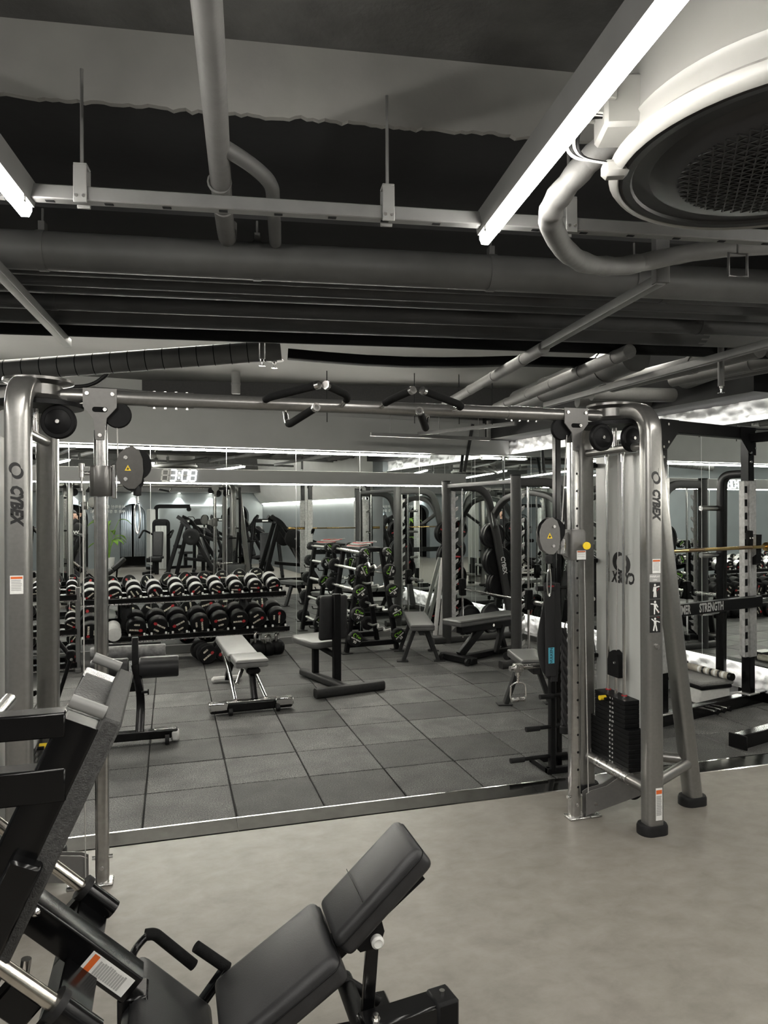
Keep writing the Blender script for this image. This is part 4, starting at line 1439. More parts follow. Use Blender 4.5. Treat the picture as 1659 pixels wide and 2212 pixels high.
# ================================================================ benches
# chrome adjustable bench with grey pads
BA = V((.65, 6.25, 0))
t = thing('weight_bench', 'chrome framed adjustable bench with two grey pads and wheels', 'bench', BA, radians(4))
def bp(name, mat, fn, par=None, label=None):
    mb = MB()
    fn(mb)
    return mb.build(name, mat, par or t, label)
bp('front_bar', 'black_gloss', lambda m: m.box((0, 0, .055), (.7, .085, .075), .012))
bp('bar_top', 'chrome', lambda m: m.box((0, -.0, .1), (.42, .07, .014), .004))
for s in (-1, 1):
    bp('bar_cap', 'chrome', lambda m: m.box((s*.28, 0, .07), (.16, .095, .07), .012))
    bp('wheel', 'rubber_hex', lambda m: m.cyl((s*.2, -.06, .03), (s*.2+.03, -.06, .03), .03, 16))
    bp('side_rail', 'chrome', lambda m: m.tube(fillet([(s*.13, .03, .1), (s*.11, .55, .26), (s*.1, 1.0, .34)], .3, 6), .02, 12))
bp('centre_post', 'black_gloss', lambda m: m.sweep([(.03, .02, .1), (.02, .14, .36)], rrect(.05, .07, .01), x=(1, 0, 0)))
bp('pivot_knob', 'black_satin', lambda m: m.box((.02, .02, .345), (.12, .06, .06), .02))
bp('adjust_lever', 'steel', lambda m: m.cyl((-.06, .12, .34), (-.12, .02, .24), .018, 12))
bp('spine', 'black_gloss', lambda m: m.sweep([(0, .06, .35), (0, 1.15, .35)], rrect(.05, .06, .006), x=(1, 0, 0)))
bp('rear_leg', 'black_gloss', lambda m: m.sweep([(0, .95, .34), (-.04, 1.16, .04)], rrect(.05, .05, .006), x=(1, 0, 0)))
bp('rear_foot', 'white_metal', lambda m: m.box((-.04, 1.18, .03), (.3, .07, .06), .02))
pad('seat_pad', (0, .1, .42), (.28, .33, .07), (1, 0, 0), (0, 0, 1), t, (0, 0, 0), mat='pad_grey_lit', r=.022, dome=.008)
pad('back_pad', (-.02, .72, .425), (.27, .86, .07), (1, 0, 0), (0, -.03, 1), t, (0, 0, 0), mat='pad_grey_lit', r=.022, dome=.008)
# upright press seat
SS = V((1.5, 7.0, 0))
t = thing('press_seat', 'black utility seat with short upright back pad on a T-shaped base', 'bench', SS, radians(12))
bp('front_foot', 'charcoal', lambda m: m.sweep([(-.34, -.42, .045), (.36, -.42, .045)], rrect(.085, .095, .03, 4), x=(0, 0, 1)))
bp('long_foot', 'charcoal', lambda m: m.sweep([(0, -.4, .045), (-.09, .5, .045)], rrect(.075, .085, .03, 4), x=(0, 0, 1)))
bp('back_post', 'black_satin', lambda m: m.box((.03, -.08, .47), (.075, .06, .86), .006))
bp('seat_post', 'black_satin', lambda m: m.box((-.06, .24, .22), (.06, .06, .33), .006))
bp('seat_brace', 'black_satin', lambda m: m.sweep([(.02, -.04, .3), (-.05, .24, .36)], rrect(.04, .05, .005)))
me = softpoly([(-.17, .19), (-.2, .1), (-.16, -.2), (-.1, -.24), (.1, -.24), (.16, -.2), (.2, .1), (.17, .19)], .065, .02)
o = link('seat_pad', me, 'pad_grey', t)
o.location = (-.05, .26, .405)
o.rotation_euler = (radians(4), 0, radians(6))
pad('back_pad', (.02, -.02, .665), (.29, .44, .07), (1, 0, 0), (0, 1, .05), t, (0, 0, 0), mat='pad_vinyl', r=.03, dome=.006)
# flat bench
FBn = V((2.72, 7.8, 0))
def flat_bench(loc, rz, label, L=1.1, h=.45, legs=((-.0, .2), (.62, .2))):
    t = thing('flat_bench', label, 'bench', loc, rz)
    pad('bench_pad', (0, -.25+L/2, h-.035), (.27, L, .07), (1, 0, 0), (0, 0, 1), t, (0, 0, 0), mat='pad_grey', r=.02, dome=.006)
    mb = MB()
    mb.box((0, -.25+L/2, h-.1), (.06, L*.85, .06), .005)
    mb.build('bench_frame', 'charcoal', t)
    for y, w_ in legs:
        for s in (-1, 1):
            mb = MB()
            mb.sweep([(s*.07, y, h-.08), (s*w_, y-.0, .01)], rrect(.04, .075, .005), x=(1, 0, 0))
            mb.build('leg', 'charcoal', t)
            mb = MB()
            mb.box((s*(w_+.01), y, .006), (.13, .1, .012), .003)
            mb.build('leg_plate', 'charcoal', t)
    return t
flat_bench(V((2.72, 7.8, 0)), radians(-14), 'flat bench with splayed black legs beside the barbell rack')

flat_bench(V((3.0, 5.72, 0)), radians(-12), 'short bench half hidden behind the right crossover tower', L=.52, legs=((.06, .2),))
pm('smith_grey', (.03, .03, .029), .45, .1, .08, 40)
pm('gold_steel', (.72, .5, .2), .22, 1., .1, 40)
pm('bronze_knurl', (.2, .14, .08), .5, .9, .3, 200)
pm('step_grey', (.2, .2, .195), .55, 0., .25, 90, bump=.3, bscale=150)
pm('tan_roll', (.4, .37, .31), .5, 0., .2, 30)
pm('strap_black', (.014, .014, .015), .65, 0., .3, 200, bump=.2, bscale=400)
pm('blue_tag', (.1, .42, .55), .6, 0., .05, 40)
pm('worn_foam', (.13, .13, .128), .5, 0., .45, 25, bump=.15, bscale=60)
# ================================================================ smith machine along the right mirror
SMo = Mf(4.9, 7.54)
SM = thing('smith_machine', 'charcoal smith machine with curved rear legs before the right mirror', 'exercise machine', SMo, AM)
def smp(name, mat, fn, parent=None, label=None):
    mb = MB((4.9, 7.54, 0))
    fn(mb)
    return mb.build(name, mat, parent or SM, label)
for k in (8.35, 6.73):
    s = 1 if k > 7.5 else -1
    smp('front_post', 'smith_grey', lambda m: m.cyl((4.4, k, .0), (4.4, k, 2.09), .058, 24))
    smp('post_cap', 'black_satin', lambda m: m.cyl((4.4, k, 2.085), (4.4, k, 2.1), .06, 24))
    arc = fillet([(4.4, k, 2.02), (4.98, k, 2.02), (5.12, k, 1.55), (5.42, k, .03)], [.2, .25], 8)
    lg = smp('curved_leg', 'smith_grey', lambda m: m.sweep(arc, rrect(.1, .06, .015), x=(0, 0, 1)))
    txt('lettering', 'CYBEX', 'white_print', lg, (5.245-4.9, k-7.54-s*.0-.034, .98), (.19, 0, -.98), (.98, 0, .19), .09, bold=.002, squash=.85)
    smp('base_tube', 'smith_grey', lambda m: m.sweep([(4.2, k, .04), (5.5, k, .04)], rrect(.08, .09, .02), x=(0, 0, 1)))
    smp('rear_brace', 'smith_grey', lambda m: m.sweep([(4.95, k-s*.3, 1.5), (5.09, k, 1.7)], rrect(.05, .05, .01)))
    smp('guide_rod', 'chrome', lambda m: m.cyl((4.6, k-s*.06, .06), (4.6, k-s*.06, 2.0), .013, 12))
    # catch plate with hooks
    pts = [(-.045, .16)]
    for i in range(13):
        z = .22+.135*i
        pts += [(.02, z), (.05, z+.02), (.055, z+.06), (.035, z+.055), (.03, z+.04), (.012, z+.05), (.012, z+.12)]
    pts += [(-.045, 1.97)]
    smp('catch_plate', 'galv', lambda m: m.prism(pts, (4.49, k-s*.05, 0), (1, 0, 0), (0, 0, 1), .012))
    smp('carriage', 'black_satin', lambda m: m.box((4.6, k-s*.06, .72), (.08, .07, .22), .008))
    smp('rod_bumper', 'rubber_hex', lambda m: m.cyl((4.6, k-s*.06, .1), (4.6, k-s*.06, .17), .03, 14))
    smp('bar_sleeve', 'steel', lambda m: m.cyl((4.6, k+s*.06, .7), (4.6, k+s*.42, .7), .025, 16))
    smp('sleeve_collar', 'black_satin', lambda m: m.cyl((4.6, k+s*.04, .7), (4.6, k+s*.06, .7), .042, 16))
    for z in (1.38, 1.03, .72):
        aa = 5.12+(1.55-z)*.197
        smp('plate_peg', 'chrome', lambda m: m.cyl((aa, k-.02, z), (aa, k+.2*s, z), .024, 12))
smp('top_bar', 'smith_grey', lambda m: m.sweep([(4.4, 6.73, 2.03), (4.4, 8.35, 2.03)], rrect(.05, .035, .006), x=(0, 0, 1)))
smp('rear_arch', 'smith_grey', lambda m: m.sweep(fillet([(5.1, 8.35, 1.62), (5.1, 8.1, 1.86), (5.1, 7.54, 1.95), (5.1, 6.98, 1.86), (5.1, 6.73, 1.62)], .3, 6), rrect(.09, .07, .015), x=(1, 0, 0)))
smp('rear_crossbar', 'smith_grey', lambda m: m.sweep([(5.45, 6.73, .05), (5.45, 8.35, .05)], rrect(.07, .07, .01)))
smp('smith_bar', 'chrome', lambda m: m.cyl((4.6, 6.6, .7), (4.6, 8.48, .7), .014, 14))
# weight plates
def make_plate(R, num):
    t = thing('weight_plate', 'plate', 'weight plate')
    mb = MB()
    mb.lathe((0, 0, 0), (0, 1, 0), [(R*.8, -.022), (R*.84, -.03), (R*.97, -.03), (R, -.02), (R, .02), (R*.97, .03), (R*.84, .03), (R*.8, .022), (R*.8, -.022)], 30)
    mb.build('plate_rim', 'plate_rubber', t)
    mb = MB()
    mb.lathe((0, 0, 0), (0, 1, 0), [(.027, -.024), (R*.3, -.024), (R*.33, -.018), (R*.33, .018), (R*.3, .024), (.027, .024), (.027, -.024)], 20)
    mb.build('plate_hub', 'plate_rubber', t)
    for i in range(3):
        a = 2*pi*i/3+pi/2
        d = V((cos(a), 0, sin(a)))
        e = V((-sin(a), 0, cos(a)))
        mb = MB()
        mb.prism([(R*.28, -R*.2), (R*.83, -R*.34), (R*.83, R*.34), (R*.28, R*.2)], (0, 0, 0), d, e, .034)
        w = mb.build('plate_web', 'plate_rubber', t)
        mb = MB()
        for sy in (-1, 1):
            mb.box(d*(R*.56)+V((0, sy*.018, 0)), (R*.42, .003, R*.1), .001, MX(((d.x, 0, e.x), (0, 1, 0), (d.z, 0, e.z))))
        mb.build('red_stripe', 'red_print', w)
    for sy in (-1, 1):
        x = (1, 0, 0) if sy < 0 else (-1, 0, 0)
        txt('weight_number', num, 'white_print', t, (-x[0]*R*.55, sy*.0185, -R*.52), (x[0]*.87, 0, -.5), (x[0]*.5, 0, .87), R*.22, bold=.001)
    return reg(t)
pl20 = make_plate(.205, '20KG')
pl15 = make_plate(.17, '15KG')
used = {'a': True, 'b': True}
def plate(p, key, rx, label, rz=AM, lean=0.):
    pr = pl20 if key == 'a' else pl15
    r = pr if used[key] else dup(pr)
    used[key] = False
    r.matrix_world = MX.Translation(p) @ MX.Rotation(rz, 4, 'Z') @ MX.Rotation(lean, 4, 'X') @ MX.Rotation(rx, 4, 'Y')
    r['label'] = label
    r['group'] = 'black weight plates on the smith machine'
for k, s, nm in ((8.35, 1, 'far'), (6.73, -1, 'near')):
    for z, lv in ((1.38, 'top'), (1.03, 'middle'), (.72, 'low')):
        aa = 5.12+(1.55-z)*.197
        for j, off in enumerate((.07, .14)):
            plate(Mf(aa, k+s*off, z-.004), 'b' if z > 1.2 else 'a', random.uniform(0, 2), ('inner' if j == 0 else 'outer')+' black weight plate on the '+lv+' peg of the '+nm+' smith leg')
plate(Mf(4.95, 8.72, .21), 'a', .2, 'black weight plate standing on the floor behind the smith machine', AM+.25, -.08)
plate(Mf(5.28, 8.72, .21), 'a', 1.2, 'second black weight plate standing on the floor by the corner', AM+.35, -.08)
# padded bench inside the smith machine
BS = V((3.5, 7.78, 0))
t = thing('incline_bench', 'black adjustable bench on wheels inside the smith machine', 'bench', BS, radians(24))
bp('bench_beam', 'black_satin', lambda m: m.box((.05, 0, .375), (.95, .1, .1), .008))
pad('bench_pad', (.0, 0, .455), (1.1, .3, .07), (1, 0, 0), (0, 0, 1), t, (0, 0, 0), mat='pad_grey', r=.02, dome=.006)
bp('front_arm', 'black_satin', lambda m: m.sweep([(-.05, 0, .35), (-.42, 0, .08)], rrect(.06, .09, .008), x=(0, 1, 0)))
for s in (-1, 1):
    bp('rear_leg', 'black_satin', lambda m: m.sweep([(.28, s*.03, .34), (.28+s*.14, s*.05, .04)], rrect(.05, .06, .006), x=(0, 1, 0)))
    bp('wheel', 'rubber_hex', lambda m: m.cyl((-.5, s*.2-.015, .04), (-.5, s*.2+.015, .04), .042, 16))
    bp('wheel_cap', 'chrome', lambda m: m.cyl((-.5, s*.2-.018, .04), (-.5, s*.2+.018, .04), .014, 12))
bp('front_foot', 'black_satin', lambda m: m.box((-.44, 0, .05), (.1, .5, .07), .008))
bp('floor_tube', 'black_satin', lambda m: m.box((.05, 0, .045), (.95, .08, .06), .006))
bp('rear_foot', 'charcoal', lambda m: m.cyl((.05, -.28, .05), (.5, -.24, .05), .045, 16))
bp('pivot_bolt', 'chrome', lambda m: m.cyl((.1, -.056, .37), (.1, -.05, .37), .018, 14))
# white bars leaning against the smith machine
for i, (x0, x1) in enumerate(((3.47, 3.67), (3.56, 3.73))):
    mb = MB()
    mb.sweep([(x0, 9.36+.02*i, .0), (x1, 9.56, 1.05-.08*i)], rrect(.06, .014, .003), x=(1, 0, 0))
    tag(mb.build('white_bar', 'white_metal'), ('taller' if i == 0 else 'shorter')+' white slat leaning against the back mirror beside the smith machine', 'slat', 'white slats')
# ================================================================ power rack at the right
WD = V((cos(radians(15.5)), sin(radians(15.5)), 0))
DD = V((-WD.y, WD.x, 0))
PRo = V((4.28, 5.04, 0))
PR = thing('power_rack', 'black power rack with perforated silver upright and lettered crossbar', 'rack', PRo, radians(15.5))
def prp(name, mat, fn, parent=None, label=None):
    mb = MB()
    fn(mb)
    return mb.build(name, mat, parent or PR, label)
for x in (-.59, .59):
    prp('upright', 'black_gloss', lambda m: m.box((x, 0, 1.23), (.08, .08, 2.3), .005))
    sl = prp('silver_cover', 'galv', lambda m: m.box((x-.005, -.004, 1.19), (.1, .1, 1.53), .003), label='galvanised perforated cover of the upright')
    prp('notch_strip', 'galv', lambda m: m.box((x-.075, -.02, 1.19), (.05, .03, 1.53), .003))
    for i in range(13):
        z = .5+.115*i
        prp('notch', 'black_matte', lambda m: m.box((x-.082, -.0365, z), (.036, .003, .06), .001))
    prp('gusset', 'black_satin', lambda m: m.prism([(-.05, .06), (.05, .06), (.05, -.18), (-.02, -.18), (-.17, -.03), (-.17, .06)] if x > 0 else [(-.05, .06), (.17, .06), (.17, -.03), (.02, -.18), (-.05, -.18)], (x, -.045, 2.36), (1, 0, 0), (0, 0, 1), .01))
    for dx, z in ((.03, 2.38), (.03, 2.24), (-.03, 2.2), (-.03, 2.12)):
        prp('bolt', 'chrome', lambda m: m.cyl((x+dx, -.06, z), (x+dx, -.048, z), .011, 8))
    prp('base_plate', 'galv', lambda m: m.box((x, 0, .1), (.16, .12, .012), .003))
    # curved rear upright
    if x > 0:
        prp('rear_upright', 'black_gloss', lambda m: m.sweep(fillet([(x, .03, 2.02), (x, .24, 2.02), (x, .26, .08)], .14, 8), rrect(.07, .07, .01)))
    if x > 0:
        prp('side_runner', 'black_gloss', lambda m: m.box((x+.2, -.5, .045), (.08, 1.4, .09), .005))
prp('top_beam', 'black_satin', lambda m: m.box((0, 0, 2.37), (1.26, .08, .1), .006))
prp('base_beam', 'black_gloss', lambda m: m.box((.06, 0, .05), (1.5, .08, .1), .005))
for x in (-.59, .59):
    prp('upright', 'black_gloss', lambda m: m.box((x, -1.12, 1.23), (.08, .08, 2.3), .005))
    prp('silver_cover', 'galv', lambda m: m.box((x-.005, -1.12, 1.19), (.1, .1, 1.53), .003), label='galvanised perforated cover of the upright')
prp('top_beam', 'black_satin', lambda m: m.box((0, -1.12, 2.33), (1.26, .08, .1), .006))
prp('side_beam', 'black_satin', lambda m: m.box((.59, -.56, 2.33), (.07, 1.05, .08), .006))
fb = prp('front_beam', 'black_gloss', lambda m: m.box((.15, -.65, .05), (1.48, .08, .1), .005))
prp('beam_end_plate', 'black_satin', lambda m: m.box((-.6, -.65, .05), (.012, .14, .1), .003))
hb = prp('spotter_beam', 'black_satin', lambda m: m.box((0, -.07, .91), (1.3, .06, .095), .005), label='black crossbar with grey lettering')
txt('lettering', 'HAMMER', 'grey_print', hb, (-.48, -.1005, .91), (1, 0, 0), (0, 0, 1), .098, bold=.003, squash=.62)
txt('lettering', 'STRENGTH', 'grey_print', hb, (-.08, -.1005, .91), (1, 0, 0), (0, 0, 1), .098, bold=.003, squash=.66)
for i in range(3):
    prp('band_peg', 'chrome', lambda m: m.cyl((-.06+.085*i, -.04, .06), (-.06+.085*i, -.12, .06), .009, 10))
    prp('peg_cap', 'black_satin', lambda m: m.cyl((-.06+.085*i, -.12, .06), (-.06+.085*i, -.14, .06), .022, 14))
for x in (-.59, .59):
    prp('bar_hook', 'black_satin', lambda m: m.prism([(-.03, .16), (.03, .16), (.03, -.01), (-.05, -.06), (-.16, .05), (-.19, .03), (-.07, -.12), (.03, -.09), (.04, .16)], (x, -.075, 1.33), (-.3, -.95, 0), (0, 0, 1), .05))
    prp('hook_plate', 'black_satin', lambda m: m.box((x-.07, -.06, 1.46), (.07, .03, .13), .006))
    for dx in (-.018, .018):
        prp('hook_bolt', 'white_print', lambda m: m.cyl((x-.07+dx, -.08, 1.46), (x-.07+dx, -.074, 1.46), .007, 8))
for z in (1.72, 1.3, .78):
    prp('storage_peg', 'chrome', lambda m: m.cyl((.57, .26, z), (.36, .3, z), .024, 14))
# golden barbell on the hooks
t = thing('barbell', 'golden steel barbell resting on the hooks of the power rack', 'barbell', PRo+DD*-.13+V((0, 0, 1.385)), radians(15.5))
bp('shaft', 'gold_steel', lambda m: m.cyl((-.66, 0, 0), (.66, 0, 0), .0145, 14))
for s in (-1, 1):
    bp('sleeve', 'gold_steel', lambda m: m.cyl((s*.68, 0, 0), (s*1.02 if s < 0 else .86, 0, 0), .025, 18))
    bp('collar', 'gold_steel', lambda m: m.cyl((s*.65, 0, 0), (s*.68, 0, 0), .038, 18))
for s in (-1, 1):
    bp('knurling', 'bronze_knurl', lambda m: m.cyl((s*.33-.1, 0, 0), (s*.33+.1, 0, 0), .0153, 14))
# ================================================================ aerobic step with a printed roll on it
t = thing('aerobic_step', 'grey aerobic step platform on pale block feet beside the power rack', 'step platform', (4.57, 5.66, 0), radians(2))
bp('platform', 'step_grey', lambda m: m.box((0, 0, .185), (.36, .8, .04), .012))
bp('platform_skirt', 'black_satin', lambda m: m.box((0, 0, .15), (.34, .78, .035), .01))
for y in (-.28, .28):
    bp('block_foot', 'white_metal', lambda m: m.box((0, y, .066), (.33, .18, .132), .012))
t = thing('printed_bar', 'slim roll with black and white print lying on the aerobic step', 'roll', (4.68, 5.5, .24), radians(96))
bp('roll', 'tan_roll', lambda m: m.cyl((-.27, 0, 0), (.27, 0, 0), .032, 18))
bp('roll_end', 'black_satin', lambda m: m.cyl((-.275, 0, 0), (-.24, 0, 0), .033, 18))
for i in range(7):
    bp('printed_band', 'black_print' if i % 2 else 'white_print', lambda m: m.cyl((-.2+.045*i, 0, 0), (-.2+.045*i+.025, 0, 0), .0328, 18))
t = thing('steel_block', 'dark steel block at the far end of the aerobic step', 'block', (4.56, 5.78, .205), radians(5))
bp('block', 'charcoal', lambda m: m.box((0, 0, .04), (.2, .12, .08), .006))
bp('block_top', 'galv', lambda m: m.box((0, 0, .083), (.19, .11, .006), .002))
# ================================================================ accessory stand behind the right tower
t = thing('accessory_stand', 'black stand with pegs for cable handles behind the right tower', 'stand', (2.42, 4.2, 0), 0)
bp('post', 'black_satin', lambda m: m.sweep([(-.06, 0, .02), (.0, .1, 1.32)], rrect(.035, .045, .004), x=(1, 0, 0)))
bp('post', 'black_gloss', lambda m: m.box((.04, .1, 1.1), (.04, .05, 2.2), .004))
bp('base_bar', 'black_satin', lambda m: m.box((.05, .0, .02), (.3, .04, .04), .004))
bp('base_bar', 'black_satin', lambda m: m.box((.05, .22, .02), (.3, .04, .04), .004))
bp('base_side', 'black_satin', lambda m: m.box((-.08, .11, .02), (.04, .25, .04), .004))
for z, x0 in ((.11, -.35), (.3, -.24), (.5, -.14), (1.2, -.16)):
    bp('peg', 'black_satin', lambda m: m.tube([(x0, 0, z), (.06, .02, z)], .013, 10))
    bp('peg_grip', 'rubber_hex', lambda m: m.tube([(x0-.005, 0, z), (x0+.09, 0, z)], .017, 12))
mb = MB()
# D-handle on its chrome bar
t = thing('handle_bar', 'chrome bar hung on the accessory stand with a D-shaped hand grip', 'handle', (2.15, 4.15, .71), 0)
bp('bar', 'chrome', lambda m: m.cyl((-.11, 0, 0), (.2, .03, .0), .016, 14))
bp('bar_block', 'steel', lambda m: m.box((-.055, 0, 0), (.055, .05, .05), .004))
bp('swivel', 'chrome', lambda m: m.lathe((-.055, 0, -.02), (0, 0, -1), [(.018, 0), (.018, .025), (.01, .035), (.007, .075)], 14))
bp('grip_frame', 'chrome', lambda m: m.tube(fillet([(-.055, 0, -.09), (-.105, 0, -.1), (-.11, 0, -.2), (.0, 0, -.2), (-.005, 0, -.1), (-.055, 0, -.09)], .03, 5), .006, 8))
bp('hand_grip', 'steel', lambda m: m.cyl((-.1, 0, -.2), (-.01, 0, -.2), .014, 14))
t = thing('strap_bundle', 'black training straps with pale blue lettered tag on the accessory stand', 'straps', (2.3, 4.1, 1.22), 0)
bp('strap', 'strap_black', lambda m: m.sweep([(-.015, 0, .03), (-.01, -.01, -.2), (-.012, -.015, -.56)], rrect(.008, .07, .003), x=(0, 1, 0)))
bp('strap', 'strap_black', lambda m: m.sweep(fillet([(.03, .02, .03), (-.05, .03, -.35), (-.02, .02, -.52), (.04, .02, -.58)], .1, 5), rrect(.01, .08, .003), x=(0, 1, 0)))
bp('strap', 'strap_black', lambda m: m.sweep([(.04, .0, .02), (.05, .0, -.3), (.02, .0, -.6)], rrect(.008, .05, .003), x=(0, 1, 0)))
bt = bp('blue_tag', 'blue_tag', lambda m: m.box((-.008, -.0205, -.43), (.042, .002, .1), .0005), label='pale blue tag')
txt('lettering', 'VULKEN', 'black_print', bt, (-.008, -.022, -.43), (0, 0, 1), (-1, 0, 0), .026, bold=.0003)
lg = bp('strap_top', 'strap_black', lambda m: m.box((-.012, -.012, .0), (.075, .012, .05), .004))
mb = MB()
txt('lettering', 'VULKEN', 'red_print', lg, (-.012, -.0186, .005), (1, 0, 0), (0, 0, 1), .014, bold=.0006)
t = thing('triceps_rope', 'black braided rope hanging behind the right crossover column', 'rope', (2.43, 4.12, .95), 0)
for s, L in ((-1, .62), (1, .5)):
    def rope(m):
        for ph in range(3):
            pts = [(s*.025+.012*cos(ph*2.09+i*.55), .012*sin(ph*2.09+i*.55), -L*i/40) for i in range(41)]
            m.tube(pts, .011, 6)
    bp('rope_strand', 'strap_black', rope)
    bp('rope_end', 'rubber_hex', lambda m: m.lathe((s*.025, 0, -L), (0, 0, -1), [(.018, 0), (.03, .01), (.03, .05), (.0, .055)], 14))
bp('rope_hook', 'chrome', lambda m: m.tube([(.02*cos(k*pi/8), 0, .01+.03*sin(k*pi/8)) for k in range(16)], .005, 6, closed=True))
# ================================================================ roller bench at the left
GB = V((-.25, 5.95, 0))
t = thing('roller_bench', 'black leg curl bench with foam rollers behind the left tower', 'exercise machine', GB, 0)
bp('front_foot', 'black_gloss', lambda m: m.box((.0, -.33, .065), (.58, .085, .06), .008))
bp('foot_trim', 'chrome', lambda m: m.box((.2, -.33, .1), (.16, .07, .012), .004))
bp('foot_end', 'white_metal', lambda m: m.box((.27, -.33, .05), (.06, .1, .08), .015))
bp('wheel', 'rubber_hex', lambda m: m.cyl((.2, -.4, .035), (.23, -.4, .035), .035, 16))
bp('curved_post', 'black_gloss', lambda m: m.sweep(fillet([(.02, -.32, .08), (.03, -.22, .3), (-.02, -.02, .5)], .15, 6), rrect(.06, .09, .01), x=(1, 0, 0)))
bp('adjust_pin', 'black_satin', lambda m: (m.cyl((.03, -.25, .36), (.075, -.25, .36), .01, 10), m.cyl((.075, -.25, .36), (.085, -.25, .36), .022, 12)))
bp('roller_post', 'charcoal', lambda m: m.box((-.03, .14, .56), (.05, .05, .3), .006))
for x0, x1 in ((-.34, -.07), (.01, .3)):
    bp('foam_roller', 'pad_vinyl', lambda m: m.lathe((x0, -.06, .505), (1, 0, 0), [(0, 0), (.075, 0), (.082, .01), (.082, x1-x0-.01), (.075, x1-x0), (0, x1-x0)], 24))
bp('foam_roller', 'worn_foam', lambda m: m.lathe((-.38, .34, .55), (1, 0, 0), [(0, 0), (.058, 0), (.063, .01), (.063, .57), (.058, .58), (0, .58)], 24))
bp('handle_bar', 'black_satin', lambda m: m.cyl((-.3, .52, .585), (.16, .52, .585), .017, 14))
bp('main_beam', 'black_gloss', lambda m: m.sweep([(-.04, -.06, .36), (-.1, .7, .4)], rrect(.06, .07, .008), x=(1, 0, 0)))
bp('lever_link', 'black_satin', lambda m: m.tube([(-.75, .55, .78), (-.55, .5, .52)], .018, 12))
bp('lever_joint', 'black_satin', lambda m: m.box((-.55, .5, .53), (.06, .05, .08), .01))
bp('lever_bolt', 'steel', lambda m: m.cyl((-.54, .47, .5), (-.54, .465, .5), .012, 10))
bp('lever_arm', 'black_satin', lambda m: m.tube([(-.55, .5, .5), (-.66, .5, .14)], .016, 12))
bp('rear_foot', 'black_gloss', lambda m: m.cyl((-.7, .55, .05), (-.32, .55, .05), .045, 18))
bp('rear_post', 'black_satin', lambda m: m.box((-.34, .62, .22), (.05, .06, .4), .006))
# ================================================================ round ceiling air conditioner
pm('ac_white', (.23, .226, .214), .45, 0., .04, 6)
pm('ac_black', (.012, .012, .013), .4, 0., .1, 20)
AC = V((1.773, 1.713, 2.72))
t = thing('air_conditioner', 'round white ceiling air conditioner with black grille', 'air conditioner', AC, AB)
t.scale = (1.11, 1.11, 1.11)
bp('casing', 'ac_white', lambda m: m.lathe((0, 0, 0), (0, 0, 1), [(.43, .03), (.455, .05), (.43, .07), (.425, .12), (.43, .13), (.425, .14), (.42, .34), (.4, .36), (0, .36)], 56))
bp('white_rim', 'ac_white', lambda m: m.lathe((0, 0, 0), (0, 0, 1), [(.455, .055), (.4735, .04), (.4735, .02), (.462, .004), (.452, .0), (.447, .006), (.447, .05), (.455, .055)], 64))
bp('black_ring', 'ac_black', lambda m: m.lathe((0, 0, 0), (0, 0, 1), [(.448, .012), (.436, .002), (.415, .004), (.405, .02), (.39, .035), (.39, .05), (.448, .05), (.448, .012)], 64))
bp('grey_ring', 'strut_grey', lambda m: m.lathe((0, 0, 0), (0, 0, 1), [(.391, .02), (.386, .012), (.381, .02), (.386, .026), (.391, .02)], 64))
bp('grille_dish', 'ac_black', lambda m: m.lathe((0, 0, 0), (0, 0, 1), [(.385, .022), (.33, -.004), (.2, -.016), (0, -.02), (0, .03), (.385, .03)], 56))
gr = MB()
for d in range(3):
    a = radians(60*d)
    dx, dy = cos(a), sin(a)
    for i in range(-11, 12):
        o = i*.026
        if abs(o) > .28:
            continue
        h = sqrt(.29*.29-o*o)
        n = max(2, int(h/.04))
        pts = []
        for j in range(n+1):
            u = -h+2*h*j/n
            x, y = -dy*o+dx*u, dx*o+dy*u
            r = sqrt(x*x+y*y)
            z = -.0205+.0045*(r/.2)**2 if r < .2 else -.016+.012*(r-.2)/.13
            pts.append((x, y, z-.001))
        gr.sweep(pts, [(-.0015, -.002), (.0015, -.002), (.0015, .002), (-.0015, .002)], x=(0, 0, 1), caps=False)
g = gr.build('grille_mesh', 'charcoal', t)
g['kind'] = 'stuff'
for k in range(3):
    a = radians(35+120*k)
    c = V((cos(a)*.44, sin(a)*.44, .1))
    bp('seam_clip', 'ac_white', lambda m: m.box(c, (.012, .03, .14), .003, MX.Rotation(a, 3, 'Z')))
bp('sensor_box', 'ac_white', lambda m: m.box((-.45, .12, .01), (.07, .05, .045), .012, MX.Rotation(radians(165), 3, 'Z')))
bp('corner_box', 'ac_white', lambda m: m.box((.02, -.44, .1), (.26, .12, .2), .03))
bp('corner_cover', 'ac_black', lambda m: m.box((.02, -.46, .0), (.2, .1, .012), .004))
bp('pipe_socket', 'ac_white', lambda m: m.box((-.43, .1, .16), (.14, .13, .14), .01, MX.Rotation(radians(168), 3, 'Z')))
for s in (-1, 1):
    bp('mounting_lug', 'ac_white', lambda m: m.box((-.5, .1+s*.06, .2), (.03, .012, .09), .002))
for k in range(4):
    bp('control_wire', ('black_satin', 'white_metal')[k % 2], lambda m: m.tube(fillet([(-.43, .06, .12), (-.56-.012*k, .09, .13+.006*k), (-.57-.01*k, .11, .03), (-.46, .11, .02)], .05, 6), .0045, 6))
for s in (-1, 1):
    bp('hanger_rod', 'strut_grey', lambda m: m.cyl((s*.32, .25, .34), (s*.32, .25, .88), .006, 8))
    bp('hanger_rod', 'strut_grey', lambda m: m.cyl((s*.32, -.25, .34), (s*.32, -.25, .88), .006, 8))
